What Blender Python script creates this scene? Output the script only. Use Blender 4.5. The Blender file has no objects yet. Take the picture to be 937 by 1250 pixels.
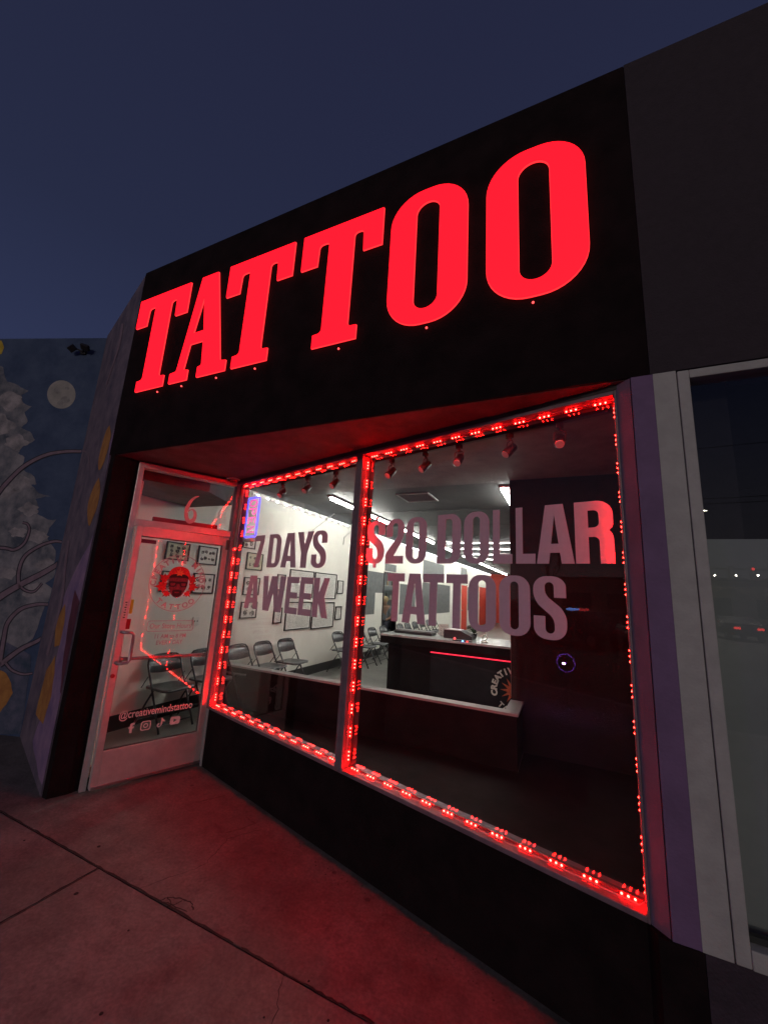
import bpy, bmesh, math, random
from mathutils import Vector, Matrix
random.seed(7)
sc = bpy.context.scene
C = sc.collection
PI = math.pi
V = Vector

# ------------------------------------------------------------ camera
YAW, PIT, ROL, FPX, CAMH = map(float, (math.radians(25.0763), math.radians(11.3235), math.radians(3.2497), 477.73, 1.7))
_f = V((-math.sin(YAW) * math.cos(PIT), math.cos(YAW) * math.cos(PIT), math.sin(PIT)))
_r0 = V((math.cos(YAW), math.sin(YAW), 0)); _u0 = _r0.cross(_f)
_r = math.cos(ROL) * _r0 + math.sin(ROL) * _u0
_u = -math.sin(ROL) * _r0 + math.cos(ROL) * _u0
cam = bpy.data.objects.new('camera', bpy.data.cameras.new('camera'))
C.objects.link(cam); sc.camera = cam
m = Matrix((_r, _u, -_f)).transposed().to_4x4(); m.translation = V((0, 0, CAMH))
cam.matrix_world = m
cam.data.sensor_fit = 'HORIZONTAL'; cam.data.sensor_width = 36; cam.data.lens = 36 * FPX / 937
cam.data.clip_start = 0.05; cam.data.clip_end = 2000
CP = V((0, 0, CAMH))
def ray(x, y): return (x - 468.5) / FPX * _r - (y - 625) / FPX * _u + _f
def on(x, y, n, p0):            # where a line of sight meets a plane of the building
    r = ray(x, y); n = V(n); return CP + r * ((V(p0) - CP).dot(n) / r.dot(n))

# ------------------------------------------------------------ world (clear dusk sky, last glow behind the viewer)
w = bpy.data.worlds.new('World'); sc.world = w; w.use_nodes = True
nt = w.node_tree; nt.nodes.clear(); N = nt.nodes.new; Lk = nt.links.new
out = N('ShaderNodeOutputWorld'); bg = N('ShaderNodeBackground'); Lk(bg.outputs[0], out.inputs[0])
tc = N('ShaderNodeTexCoord'); sp = N('ShaderNodeSeparateXYZ'); Lk(tc.outputs['Generated'], sp.inputs[0])
cr = N('ShaderNodeValToRGB'); Lk(sp.outputs['Z'], cr.inputs[0])
e = cr.color_ramp.elements
e[0].position = 0.0; e[0].color = (.048, .060, .115, 1)
e[1].position = 1.0; e[1].color = (.016, .018, .045, 1)
k = e.new(0.30); k.color = (.029, .038, .092, 1)
k = e.new(0.62); k.color = (.0195, .0245, .058, 1)
gz_ = N('ShaderNodeMapRange'); gz_.inputs[1].default_value = 0.0; gz_.inputs[2].default_value = 0.45; gz_.inputs[3].default_value = 1; gz_.inputs[4].default_value = 0
Lk(sp.outputs['Z'], gz_.inputs[0])
gy = N('ShaderNodeMapRange'); gy.inputs[1].default_value = 0.1; gy.inputs[2].default_value = -0.9
Lk(sp.outputs['Y'], gy.inputs[0])
mu = N('ShaderNodeMath'); mu.operation = 'MULTIPLY'; Lk(gz_.outputs[0], mu.inputs[0]); Lk(gy.outputs[0], mu.inputs[1])
mx = N('ShaderNodeMix'); mx.data_type = 'RGBA'; Lk(mu.outputs[0], mx.inputs[0]); Lk(cr.outputs[0], mx.inputs[6]); mx.inputs[7].default_value = (.12, .108, .118, 1)
Lk(mx.outputs[2], bg.inputs[0]); bg.inputs[1].default_value = 1.0
vs = sc.view_settings
vs.view_transform = 'Standard'; vs.look = 'None'; vs.exposure = 0; vs.gamma = 1
cy = sc.cycles
cy.max_bounces = 8; cy.diffuse_bounces = 4; cy.glossy_bounces = 4; cy.transparent_max_bounces = 16
cy.caustics_reflective = False; cy.caustics_refractive = False; cy.sample_clamp_indirect = 4
cy.use_denoising = True

# ------------------------------------------------------------ materials
MATS = {}
def mat(name, col, rough=.6, metal=0, spec=.5, var=0, scale=8, bump=0, bscale=60, col2=None, emit=None, estr=0, mapping='OBJECT'):
    if name in MATS: return MATS[name]
    mt = bpy.data.materials.new(name); mt.use_nodes = True; MATS[name] = mt
    t = mt.node_tree; b = t.nodes['Principled BSDF']
    b.inputs['Roughness'].default_value = rough; b.inputs['Metallic'].default_value = metal
    b.inputs['Specular IOR Level'].default_value = spec
    b.inputs['Base Color'].default_value = (*col, 1)
    tcn = t.nodes.new('ShaderNodeTexCoord')
    if var or col2:
        n = t.nodes.new('ShaderNodeTexNoise'); n.inputs['Scale'].default_value = scale; n.inputs['Detail'].default_value = 8; n.inputs['Roughness'].default_value = .65
        t.links.new(tcn.outputs['Object'], n.inputs['Vector'])
        r = t.nodes.new('ShaderNodeValToRGB'); t.links.new(n.outputs[0], r.inputs[0])
        c2 = col2 or tuple(min(1, c * (1 + var)) for c in col)
        c1 = col if col2 else tuple(c * (1 - var) for c in col)
        r.color_ramp.elements[0].position = .35; r.color_ramp.elements[0].color = (*c1, 1)
        r.color_ramp.elements[1].position = .65; r.color_ramp.elements[1].color = (*c2, 1)
        t.links.new(r.outputs[0], b.inputs['Base Color'])
    if bump:
        n2 = t.nodes.new('ShaderNodeTexNoise'); n2.inputs['Scale'].default_value = bscale; n2.inputs['Detail'].default_value = 6
        t.links.new(tcn.outputs['Object'], n2.inputs['Vector'])
        bp = t.nodes.new('ShaderNodeBump'); bp.inputs['Strength'].default_value = bump; bp.inputs['Distance'].default_value = .01
        t.links.new(n2.outputs[0], bp.inputs['Height']); t.links.new(bp.outputs[0], b.inputs['Normal'])
    if emit:
        b.inputs['Emission Color'].default_value = (*emit, 1); b.inputs['Emission Strength'].default_value = estr
    return mt
def glass(name, base=.05, tint=(1, 1, 1), maxr=.95):
    mt = bpy.data.materials.new(name); mt.use_nodes = True; t = mt.node_tree; t.nodes.clear()
    o = t.nodes.new('ShaderNodeOutputMaterial'); mix = t.nodes.new('ShaderNodeMixShader'); tr = t.nodes.new('ShaderNodeBsdfTransparent'); gl = t.nodes.new('ShaderNodeBsdfGlossy')
    gl.inputs['Roughness'].default_value = .0; tr.inputs[0].default_value = (*tint, 1)
    lw = t.nodes.new('ShaderNodeLayerWeight'); lw.inputs[0].default_value = .5
    pw = t.nodes.new('ShaderNodeMath'); pw.operation = 'POWER'; pw.inputs[1].default_value = 4.2
    ma = t.nodes.new('ShaderNodeMath'); ma.operation = 'MULTIPLY_ADD'; ma.inputs[1].default_value = maxr - base; ma.inputs[2].default_value = base
    t.links.new(lw.outputs['Facing'], pw.inputs[0]); t.links.new(pw.outputs[0], ma.inputs[0]); t.links.new(ma.outputs[0], mix.inputs[0])
    t.links.new(tr.outputs[0], mix.inputs[1]); t.links.new(gl.outputs[0], mix.inputs[2]); t.links.new(mix.outputs[0], o.inputs[0])
    return mt
M = dict(
    black=mat('black_stucco_red_glow', (.012, .0065, .0075), .95, var=.35, scale=5, bump=.5, bscale=90, spec=.12),  # faint red in this black stands for the sign's glow on the stucco
    soffit=mat('soffit_stucco', (.050, .042, .044), .8, var=.5, scale=4, bump=.5, bscale=90),
    brown=mat('dark_brown_stucco', (.040, .029, .038), .85, var=.10, scale=30, bump=.6, bscale=110, spec=.3),
    plum=mat('plum_paint', (.135, .10, .165), .7, var=.12, scale=6, bump=.25, bscale=90, spec=.3),
    purple=mat('purple_lit_paint', (.165, .095, .20), .7, var=.12, scale=6, bump=.25, bscale=90, spec=.3),  # violet light on the stripe is put into this purple
    pale=mat('pale_grey_paint', (.38, .355, .36), .65, var=.10, scale=9, bump=.25, bscale=90, spec=.3),
    palebase=mat('dark_plum_paint', (.035, .02, .034), .8, var=.4, scale=7, bump=.5, bscale=90),
    alu=mat('aluminium_frame', (.62, .56, .56), .38, .55, var=.08, scale=14, bump=.05, bscale=200),
    winf=mat('anodised_window_frame', (.20, .14, .17), .5, .3, var=.15, scale=14),
    alud=mat('dark_frame', (.10, .08, .085), .45, .4, var=.15, scale=12),
    white=mat('white_wall_paint', (.74, .735, .67), .75, var=.04, scale=3, bump=.12, bscale=120, spec=.2),
    ceilg=mat('grey_ceiling', (.135, .13, .13), .8, var=.25, scale=3, bump=.7, bscale=60),
    ceilb=mat('black_ceiling', (.035, .035, .036), .6, var=.4, scale=2, bump=.2, bscale=30),
    gloss=mat('black_gloss_panel', (.010, .0065, .007), .36, spec=.35, var=.4, scale=7, bump=.9, bscale=110),
    dark=mat('black_paint', (.018, .015, .016), .5, var=.3, scale=4, bump=.1, bscale=80),
    cap=mat('ledge_cap', (.30, .32, .315), .45, var=.08, scale=12),
    floor=mat('grey_concrete_floor', (.17, .17, .155), .32, var=.25, scale=2.2, bump=.05, bscale=20),
    darkfl=mat('dark_display_floor', (.012, .010, .010), .8, spec=.12, var=.3, scale=5, bump=.1),
    hwall=mat('half_wall_red_lit_black', (.013, .0065, .0075), .85, spec=.10, var=.3, scale=6, bump=.2, bscale=90),  # black paint tinted red, taking in the glow of the window LEDs
    matte=mat('matte_black_wall', (.012, .011, .013), .95, spec=.03, var=.2),
    base=mat('baseboard_black', (.012, .012, .012), .4, var=.2),
    squares=mat('grey_wall_square', (.115, .125, .125), .6, var=.18, scale=8),
    red=mat('red_wall_paint', (.55, .05, .025), .6, var=.1, scale=3),
    vinyl=mat('mauve_lit_vinyl', (.53, .385, .48), .55, var=.05, scale=40, bump=.05, bscale=300),  # white vinyl made mauve, pink and purple light put into its colour
    vinylp=mat('pink_white_vinyl', (.72, .55, .56), .5, var=.05, scale=40),
    vinylr=mat('rose_vinyl', (.62, .30, .33), .5, var=.08, scale=60),
    chair=mat('black_chair_steel', (.045, .048, .052), .32, .4, var=.25, scale=20),
    seatp=mat('grey_chair_panel', (.11, .115, .12), .38, .3, var=.2, scale=18),
    fixture=mat('black_fixture', (.03, .026, .028), .4, .3, var=.2),
    paper=mat('paper_sheet', (.66, .67, .62), .7, var=.05, scale=20),
    paperc=mat('cream_paper_sheet', (.55, .55, .40), .7, var=.1, scale=20),
    ink=mat('ink_drawing', (.12, .12, .115), .7, var=.5, scale=90),
    inkl=mat('pale_ink', (.27, .27, .27), .7, var=.3, scale=90),
    pframe=mat('black_picture_frame', (.015, .014, .015), .4, var=.2),
    steel=mat('steel_handle', (.45, .42, .43), .3, .9, var=.1, scale=30),
    cam_red=mat('red_plastic', (.35, .02, .03), .4, var=.1),
    counter=mat('black_counter_laminate', (.006, .005, .0055), .6, spec=.2, var=.3),
    panel=mat('charcoal_panel', (.014, .0155, .019), .65, spec=.2, var=.2, scale=10),
    ctop=mat('pale_counter_top', (.42, .45, .44), .25, var=.08, scale=12),
    asphalt=mat('asphalt', (.05, .05, .052), .85, var=.3, scale=1.5, bump=.4, bscale=120),
    kerbm=mat('kerb_concrete', (.3, .29, .28), .8, var=.2, scale=5, bump=.3),
    linep=mat('road_marking_paint', (.7, .7, .66), .7, var=.2, scale=20),
    shade=mat('grey_roller_shade', (.205, .23, .24), .85, var=.05, scale=5, bump=.2, bscale=400),
    woodt=mat('tree_bark', (.05, .04, .035), .9, var=.4, scale=12),
    bldg=mat('tan_building_wall', (.34, .29, .22), .8, var=.15, scale=2),
    winm=mat('dark_window_glass', (.02, .025, .03), .1, var=.1),
    skin=mat('skin', (.45, .28, .2), .55, var=.08, scale=30),
    hair=mat('blond_hair', (.50, .40, .22), .6, var=.3, scale=60),
    shirt=mat('grey_shirt', (.30, .34, .38), .8, var=.15, scale=30),
    jeans=mat('dark_trousers', (.02, .02, .035), .8, var=.3, scale=30),
    shoe=mat('tan_shoe', (.5, .42, .25), .6, var=.1),
    rubber=mat('black_rubber', (.02, .02, .02), .7, var=.2),
    carp=mat('car_paint_grey', (.12, .12, .13), .25, .5, var=.05),
    carw=mat('car_paint_white', (.6, .6, .6), .25, .1, var=.03),
    yellow=mat('yellow_green_sticker', (.55, .65, .04), .5, var=.05),
    cable=mat('pale_cable', (.35, .33, .33), .4, var=.1),
)
M['sign'] = mat('lit_red_sign_face', (.3, .005, .01), .4, emit=(1.0, .0045, .013), estr=2.2)
M['rim'] = mat('lit_letter_edge', (.4, .02, .02), .4, emit=(1.0, .028, .035), estr=1.6)
M['dot'] = mat('red_led', (.5, .02, .02), .4, emit=(1.0, .0024, .0017), estr=590)
M['ledbody'] = mat('led_module_body', (.12, .03, .03), .4, var=.1)
M['tube'] = mat('fluorescent_tube', (.8, .8, .8), .4, emit=(1.0, 1.0, .92), estr=104)
M['tube2'] = mat('thin_tube', (.8, .8, .8), .4, emit=(1.0, 1.0, .97), estr=14)
M['wled'] = mat('white_led', (.8, .8, .8), .4, emit=(.82, .92, 1.0), estr=30)
M['blue'] = mat('blue_neon', (.1, .1, .5), .4, emit=(.10, .09, 1.0), estr=2.4)
M['pink'] = mat('pink_neon', (.5, .1, .3), .4, emit=(1.0, .08, .42), estr=1.5)
M['redline'] = mat('red_led_line', (.5, .02, .03), .4, emit=(1.0, .03, .07), estr=1.6)
M['lampw'] = mat('street_lamp_lens', (.8, .8, .8), .4, emit=(1.0, .93, .78), estr=60)
M['lred'] = mat('lit_red', (.5, .02, .02), .4, emit=(1.0, .05, .04), estr=5)
M['lredhot'] = mat('glowing_red', (.5, .02, .02), .4, emit=(1.0, .06, .06), estr=3)
M['lblue'] = mat('glowing_blue', (.02, .05, .5), .4, emit=(.15, .35, 1.0), estr=5)
M['lpurple'] = mat('glowing_purple', (.3, .1, .5), .4, emit=(.38, .16, 1.0), estr=1.5)
M['glass'] = glass('window_glass', .032)
M['glassn'] = glass('neighbour_glass', .05)

# concrete sidewalk with grime
def concrete():
    mt = bpy.data.materials.new('sidewalk_concrete'); mt.use_nodes = True; t = mt.node_tree; b = t.nodes['Principled BSDF']
    tcn = t.nodes.new('ShaderNodeTexCoord')
    def noise(s, d=8, r=.6):
        n = t.nodes.new('ShaderNodeTexNoise'); n.inputs['Scale'].default_value = s; n.inputs['Detail'].default_value = d; n.inputs['Roughness'].default_value = r
        t.links.new(tcn.outputs['Object'], n.inputs['Vector']); return n
    a = noise(1.3); c = noise(55, 4); f = noise(9, 8, .7)
    r = t.nodes.new('ShaderNodeValToRGB'); t.links.new(a.outputs[0], r.inputs[0])
    r.color_ramp.elements[0].position = .3; r.color_ramp.elements[0].color = (.10, .082, .082, 1)
    r.color_ramp.elements[1].position = .7; r.color_ramp.elements[1].color = (.185, .16, .16, 1)
    def mul(x, nz, lo, hi, p0, p1):
        q = t.nodes.new('ShaderNodeValToRGB'); t.links.new(nz.outputs[0], q.inputs[0])
        q.color_ramp.elements[0].position = p0; q.color_ramp.elements[0].color = (lo, lo, lo, 1); q.color_ramp.elements[1].position = p1; q.color_ramp.elements[1].color = (hi, hi, hi, 1)
        k = t.nodes.new('ShaderNodeMix'); k.data_type = 'RGBA'; k.blend_type = 'MULTIPLY'; k.inputs[0].default_value = 1
        t.links.new(x, k.inputs[6]); t.links.new(q.outputs[0], k.inputs[7]); return k.outputs[2]
    d2 = noise(4.0, 10, .75); x = mul(r.outputs[0], c, .80, 1.14, .35, .65); x = mul(x, f, .70, 1.05, .30, .5); x = mul(x, d2, .72, 1.12, .36, .62)
    vo = t.nodes.new('ShaderNodeTexVoronoi'); vo.inputs['Scale'].default_value = 3.2; t.links.new(tcn.outputs['Object'], vo.inputs['Vector'])
    x = mul(x, vo, .45, 1.0, .035, .06)
    t.links.new(x, b.inputs['Base Color']); b.inputs['Roughness'].default_value = .75
    bp = t.nodes.new('ShaderNodeBump'); bp.inputs['Strength'].default_value = .3; bp.inputs['Distance'].default_value = .005
    t.links.new(c.outputs[0], bp.inputs['Height']); t.links.new(bp.outputs[0], b.inputs['Normal'])
    return mt
M['conc'] = concrete()
M['crack'] = mat('crack_dirt', (.02, .015, .015), .95, var=.3)
M['scuff'] = mat('tar_stain', (.10, .075, .075), .85, var=.3, scale=30)
# mural paints
M['mblue'] = mat('mural_night_blue', (.030, .050, .115), .8, col2=(.062, .088, .165), scale=3.5, bump=.4, bscale=110)
M['mcloud'] = mat('mural_cloud', (.055, .065, .095), .8, col2=(.27, .245, .27), scale=4.2, bump=.4, bscale=110)
M['mmoon'] = mat('mural_moon', (.24, .22, .21), .8, col2=(.40, .35, .33), scale=4, bump=.3, bscale=110)
M['mvine'] = mat('mural_vine', (.20, .13, .17), .8, var=.2, scale=12)
M['mvinel'] = mat('mural_outline', (.025, .02, .035), .8, var=.2)
M['mleaf'] = mat('mural_orange', (.30, .11, .03), .8, col2=(.46, .20, .05), scale=9, bump=.3, bscale=110)
M['mflower'] = mat('mural_yellow', (.42, .27, .02), .8, col2=(.55, .38, .05), scale=9)
M['mbark'] = mat('mural_trunk', (.075, .058, .095), .8, col2=(.19, .135, .175), scale=5, bump=.4, bscale=110)
M['mmauve'] = mat('mural_mauve', (.16, .10, .22), .8, col2=(.32, .19, .30), scale=4, bump=.3, bscale=110)
M['mteal'] = mat('mural_undergrowth', (.03, .05, .09), .8, col2=(.12, .11, .17), scale=7, bump=.3, bscale=110)

# ------------------------------------------------------------ object helpers
def thing(name, label, cat, loc=(0, 0, 0), rz=0, group=None):
    o = bpy.data.objects.new(name, None); C.objects.link(o); o.empty_display_size = .1
    o.location = loc; o.rotation_euler = (0, 0, rz); o['label'] = label; o['category'] = cat
    if group: o['group'] = group
    return o
def tag(o, label, cat, group=None):
    o['label'] = label; o['category'] = cat
    if group: o['group'] = group
    return o
def finish(name, bm, mt, parent=None, smooth=False):
    bmesh.ops.recalc_face_normals(bm, faces=bm.faces)
    me = bpy.data.meshes.new(name); bm.to_mesh(me); bm.free()
    return link(name, me, mt, parent, smooth)
def link(name, me, mt, parent=None, smooth=False):
    if mt is not None: me.materials.clear(); me.materials.append(mt)
    if smooth:
        for p in me.polygons: p.use_smooth = True
    o = bpy.data.objects.new(name, me); C.objects.link(o)
    if parent is not None: o.parent = parent
    return o
def struct(o): o['kind'] = 'structure'; return o
class B:
    def __init__(s): s.bm = bmesh.new()
    def box(s, a, b, bev=0):
        x0, y0, z0 = a; x1, y1, z1 = b
        vs_ = [s.bm.verts.new(p) for p in ((x0, y0, z0), (x1, y0, z0), (x1, y1, z0), (x0, y1, z0), (x0, y0, z1), (x1, y0, z1), (x1, y1, z1), (x0, y1, z1))]
        fs = [s.bm.faces.new([vs_[i] for i in f]) for f in ((3, 2, 1, 0), (4, 5, 6, 7), (0, 1, 5, 4), (1, 2, 6, 5), (2, 3, 7, 6), (3, 0, 4, 7))]
        if bev:
            es = list({e_ for f in fs for e_ in f.edges})
            bmesh.ops.bevel(s.bm, geom=es, offset=bev, segments=2, affect='EDGES', profile=.5)
        return s
    def prism(s, pts, z0, z1):                 # footprint polygon -> vertical prism
        lo = [s.bm.verts.new((x, y, z0)) for x, y in pts]; hi = [s.bm.verts.new((x, y, z1)) for x, y in pts]
        n = len(pts); s.bm.faces.new(lo[::-1]); s.bm.faces.new(hi)
        for i in range(n): s.bm.faces.new((lo[i], lo[(i + 1) % n], hi[(i + 1) % n], hi[i]))
        return s
    def tube(s, pts, r, n=8, closed=False):
        pts = [V(p) for p in pts]; rings = []; N_ = len(pts); up = None
        rr = r if isinstance(r, (list, tuple)) else [r] * N_
        for i, p in enumerate(pts):
            a = pts[(i - 1) % N_] if (i > 0 or closed) else p; b_ = pts[(i + 1) % N_] if (i < N_ - 1 or closed) else p
            t = (b_ - a).normalized()
            if up is None: up = t.orthogonal().normalized()
            up = (up - t * up.dot(t)).normalized(); sd = t.cross(up)
            rings.append([s.bm.verts.new(p + rr[i] * (math.cos(2 * PI * k / n) * up + math.sin(2 * PI * k / n) * sd)) for k in range(n)])
        for i in range(N_ if closed else N_ - 1):
            A, D = rings[i], rings[(i + 1) % N_]
            for k in range(n): s.bm.faces.new((A[k], A[(k + 1) % n], D[(k + 1) % n], D[k]))
        if not closed: s.bm.faces.new(rings[0][::-1]); s.bm.faces.new(rings[-1])
        return s
    def cyl(s, a, b, r, n=14, r2=None): return s.tube([a, b], [r, r if r2 is None else r2], n)
    def ball(s, c, r, sub=2, sc_=(1, 1, 1)):
        g = bmesh.ops.create_icosphere(s.bm, subdivisions=sub, radius=1)
        for v in g['verts']: v.co = V((v.co.x * r * sc_[0], v.co.y * r * sc_[1], v.co.z * r * sc_[2])) + V(c)
        return s
    def done(s, name, mt, parent=None, smooth=False): return finish(name, s.bm, mt, parent, smooth)
def arc_pts(c, r, a0, a1, n, plane='xz', y=0):
    return [(c[0] + r * math.cos(a0 + (a1 - a0) * i / n), y, c[1] + r * math.sin(a0 + (a1 - a0) * i / n)) for i in range(n + 1)]

# ---- flat shapes (loops with corner radii) filled through a 2-D curve
def rounded(loop, seg=6):
    o = []; n = len(loop)
    for i, p in enumerate(loop):
        x, y = p[0], p[1]; r = p[2] if len(p) > 2 else 0
        if r <= 0: o.append((x, y)); continue
        a = V((loop[i - 1][0], loop[i - 1][1])); b_ = V((loop[(i + 1) % n][0], loop[(i + 1) % n][1])); c = V((x, y))
        da, db = a - c, b_ - c; ra = min(r, da.length * .499); rb = min(r, db.length * .499)
        p0 = c + da.normalized() * ra; p1 = c + db.normalized() * rb
        for k in range(seg + 1):
            t = k / seg; kk = .5523
            q0, q3 = p0, p1; q1 = p0 + (c - p0) * kk; q2 = p1 + (c - p1) * kk
            q = q0 * (1 - t) ** 3 + 3 * q1 * t * (1 - t) ** 2 + 3 * q2 * t * t * (1 - t) + q3 * t ** 3
            o.append((q.x, q.y))
    return o
def stroke(path, wdt):
    P = [V(p) for p in path]; L_, R_ = [], []
    for i, p in enumerate(P):
        a = P[max(i - 1, 0)]; b_ = P[min(i + 1, len(P) - 1)]
        t = (b_ - a).normalized(); nn = V((-t.y, t.x)); ww = wdt(i / (len(P) - 1)) if callable(wdt) else wdt
        L_.append(p + nn * ww / 2); R_.append(p - nn * ww / 2)
    return [(q.x, q.y) for q in L_ + R_[::-1]]
def curve_mesh(build):
    cu = bpy.data.curves.new('tmp', 'CURVE'); cu.dimensions = '2D'; cu.fill_mode = 'BOTH'
    build(cu)
    o = bpy.data.objects.new('tmp', cu); C.objects.link(o)
    dg = bpy.context.evaluated_depsgraph_get(); me = bpy.data.meshes.new_from_object(o.evaluated_get(dg))
    bpy.data.objects.remove(o); bpy.data.curves.remove(cu)
    return me
def flat_mesh(loops, th, offset=0):             # loops in x,z ; thickness th along y (outwards = -y)
    def build(cu):
        cu.extrude = th / 2; cu.offset = offset
        for lp in loops:
            s_ = cu.splines.new('POLY'); s_.points.add(len(lp) - 1)
            for i, (x, y) in enumerate(lp): s_.points[i].co = (x, y, 0, 1)
            s_.use_cyclic_u = True
    me = curve_mesh(build)
    for v in me.vertices: x, y, z = v.co; v.co = (x, -z, y)
    me.update(); return me
def text_mesh(txt, size, th, align='CENTER', bold=0, shear=0, xs=1.0):
    cu = bpy.data.curves.new('t', 'FONT'); cu.body = txt; cu.size = size; cu.extrude = th / 2; cu.align_x = align; cu.offset = bold; cu.shear = shear
    o = bpy.data.objects.new('t', cu); C.objects.link(o)
    dg = bpy.context.evaluated_depsgraph_get(); me = bpy.data.meshes.new_from_object(o.evaluated_get(dg))
    bpy.data.objects.remove(o); bpy.data.curves.remove(cu)
    for v in me.vertices: x, y, z = v.co; v.co = (x * xs, -z, y)
    me.update(); return me
def join_meshes(lst):                           # [(mesh, Matrix)]
    bm = bmesh.new()
    for me, mx_ in lst:
        t = me.copy(); t.transform(mx_); bm.from_mesh(t); bpy.data.meshes.remove(t)
    me = bpy.data.meshes.new('j'); bm.to_mesh(me); bm.free(); return me
def xz(x, z, rot=0, y=0, s=1):
    return Matrix.Translation((x, y, z)) @ Matrix.Rotation(-rot, 4, 'Y') @ Matrix.Scale(s, 4)

# heavy condensed lettering
def imp(ch, w_, h, s=None):
    s = s or .36 * w_; b_ = .52 * s; R_ = .42 * w_; r = .5 * (w_ - 2 * s)
    if ch in 'O0': return [rounded([(0, 0, R_), (w_, 0, R_), (w_, h, R_), (0, h, R_)]), rounded([(s, b_, r), (s, h - b_, r), (w_ - s, h - b_, r), (w_ - s, b_, r)])]
    if ch == 'D': return [rounded([(0, 0), (w_, 0, R_), (w_, h, R_), (0, h)]), rounded([(s, b_), (s, h - b_), (w_ - s, h - b_, r), (w_ - s, b_, r)])]
    if ch == 'I': return [[(0, 0), (w_, 0), (w_, h), (0, h)]]
    if ch == 'L': return [[(0, 0), (w_, 0), (w_, .17 * h), (s, .17 * h), (s, h), (0, h)]]
    if ch == 'E': return [[(0, 0), (w_, 0), (w_, .17 * h), (s, .17 * h), (s, .42 * h), (.92 * w_, .42 * h), (.92 * w_, .58 * h), (s, .58 * h), (s, .83 * h), (w_, .83 * h), (w_, h), (0, h)]]
    if ch == 'T': q = (w_ - s) / 2; return [[(q, 0), (q + s, 0), (q + s, .83 * h), (w_, .83 * h), (w_, h), (0, h), (0, .83 * h), (q, .83 * h)]]
    if ch == '7': return [[(.18 * w_, 0), (.62 * w_, 0), (w_, .80 * h), (w_, h), (0, h), (0, .82 * h), (.60 * w_, .82 * h)]]
    if ch == 'A': return [[(0, 0), (.33 * w_, 0), (.37 * w_, .18 * h), (.63 * w_, .18 * h), (.67 * w_, 0), (w_, 0), (.74 * w_, h), (.26 * w_, h)], [(.40 * w_, .33 * h), (.5 * w_, .82 * h), (.60 * w_, .33 * h)]]
    if ch == 'Y': q = (w_ - s) / 2; return [[(q, 0), (q + s, 0), (q + s, .40 * h), (w_, h), (w_ - s, h), (w_ / 2, .62 * h), (s, h), (0, h), (q, .40 * h)]]
    if ch == 'W': return [[(0, h), (.10 * w_, 0), (.37 * w_, 0), (.5 * w_, .52 * h), (.63 * w_, 0), (.90 * w_, 0), (w_, h), (.77 * w_, h), (.735 * w_, .42 * h), (.62 * w_, h), (.38 * w_, h), (.265 * w_, .42 * h), (.23 * w_, h)]]
    if ch == 'K': return [[(0, 0), (s, 0), (s, .36 * h), (.64 * w_, 0), (w_, 0), (.72 * w_, .52 * h), (.98 * w_, h), (.64 * w_, h), (s, .62 * h), (s, h), (0, h)]]
    if ch == 'R': return [rounded([(0, 0), (s, 0), (s, .42 * h), (w_ - s, .42 * h, .15 * w_), (w_ - s, 0), (w_, 0), (w_, .46 * h, .2 * w_), (.86 * w_, .52 * h, .12 * w_), (w_, .56 * h, .16 * w_), (w_, h, R_), (0, h)]), rounded([(s, .57 * h), (s, .85 * h), (w_ - s, .85 * h, r), (w_ - s, .57 * h, r)])]
    if ch == '2': return [rounded([(0, 0), (w_, 0), (w_, .17 * h), (.46 * w_, .17 * h), (w_, .58 * h, .3 * w_), (w_, h, R_), (0, h, R_), (0, .60 * h), (s, .60 * h), (s, h - b_, r), (w_ - s, h - b_, r), (w_ - s, .60 * h, .1 * w_), (0, .22 * h, .1 * w_)])]
    if ch in 'S$':
        g = rounded([(0, .36 * h), (0, 0, R_), (w_, 0, R_), (w_, .44 * h, .28 * w_), (s, .70 * h, .18 * w_), (s, h - b_, r), (w_ - s, h - b_, r), (w_ - s, .66 * h), (w_, .66 * h), (w_, h, R_), (0, h, R_), (0, .60 * h, .28 * w_), (w_ - s, .33 * h, .18 * w_), (w_ - s, b_, r), (s, b_, r), (s, .36 * h)])
        if ch == 'S': return [g]
        return [g]
    return [[(0, 0), (w_, 0), (w_, h), (0, h)]]

# ============================================================ SETTING
YF = 2.0225; PC = (-3.70, YF); SOF = 2.765; TOP = 4.68
# ground
struct(B().box((-400, -600, -.5), (400, -3.612, -.15)).done('road', M['asphalt']))
bm = B()
# sidewalk slabs with real joints (and the concrete strip next to the building)
J = 1.785; g = .0035
xs_ = [-40] + [-2.56 - 3.0 * i for i in range(4, 0, -1)] + [-2.56, .45, 3.45, 6.45, 40]
for i in range(len(xs_) - 1):
    bm.box((xs_[i] + g, -.6 + g, -.2), (xs_[i + 1] - g, J - g, 0), .006)
    bm.box((xs_[i] + g, -3.40, -.2), (xs_[i + 1] - g, -.6 - g, 0), .006)
struct(bm.done('sidewalk', M['conc']))
struct(B().box((-40, J + g, -.2), (40, 3.2, 0), .005).done('entry_paving', M['conc']))
struct(B().box((-40, -3.60, -.3), (40, -3.41, .0), .01).done('kerb', M['kerbm']))
struct(B().box((-40, -3.4, -.42), (40, 3.1, -.21)).done('joint_bed', M['crack']))
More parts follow.
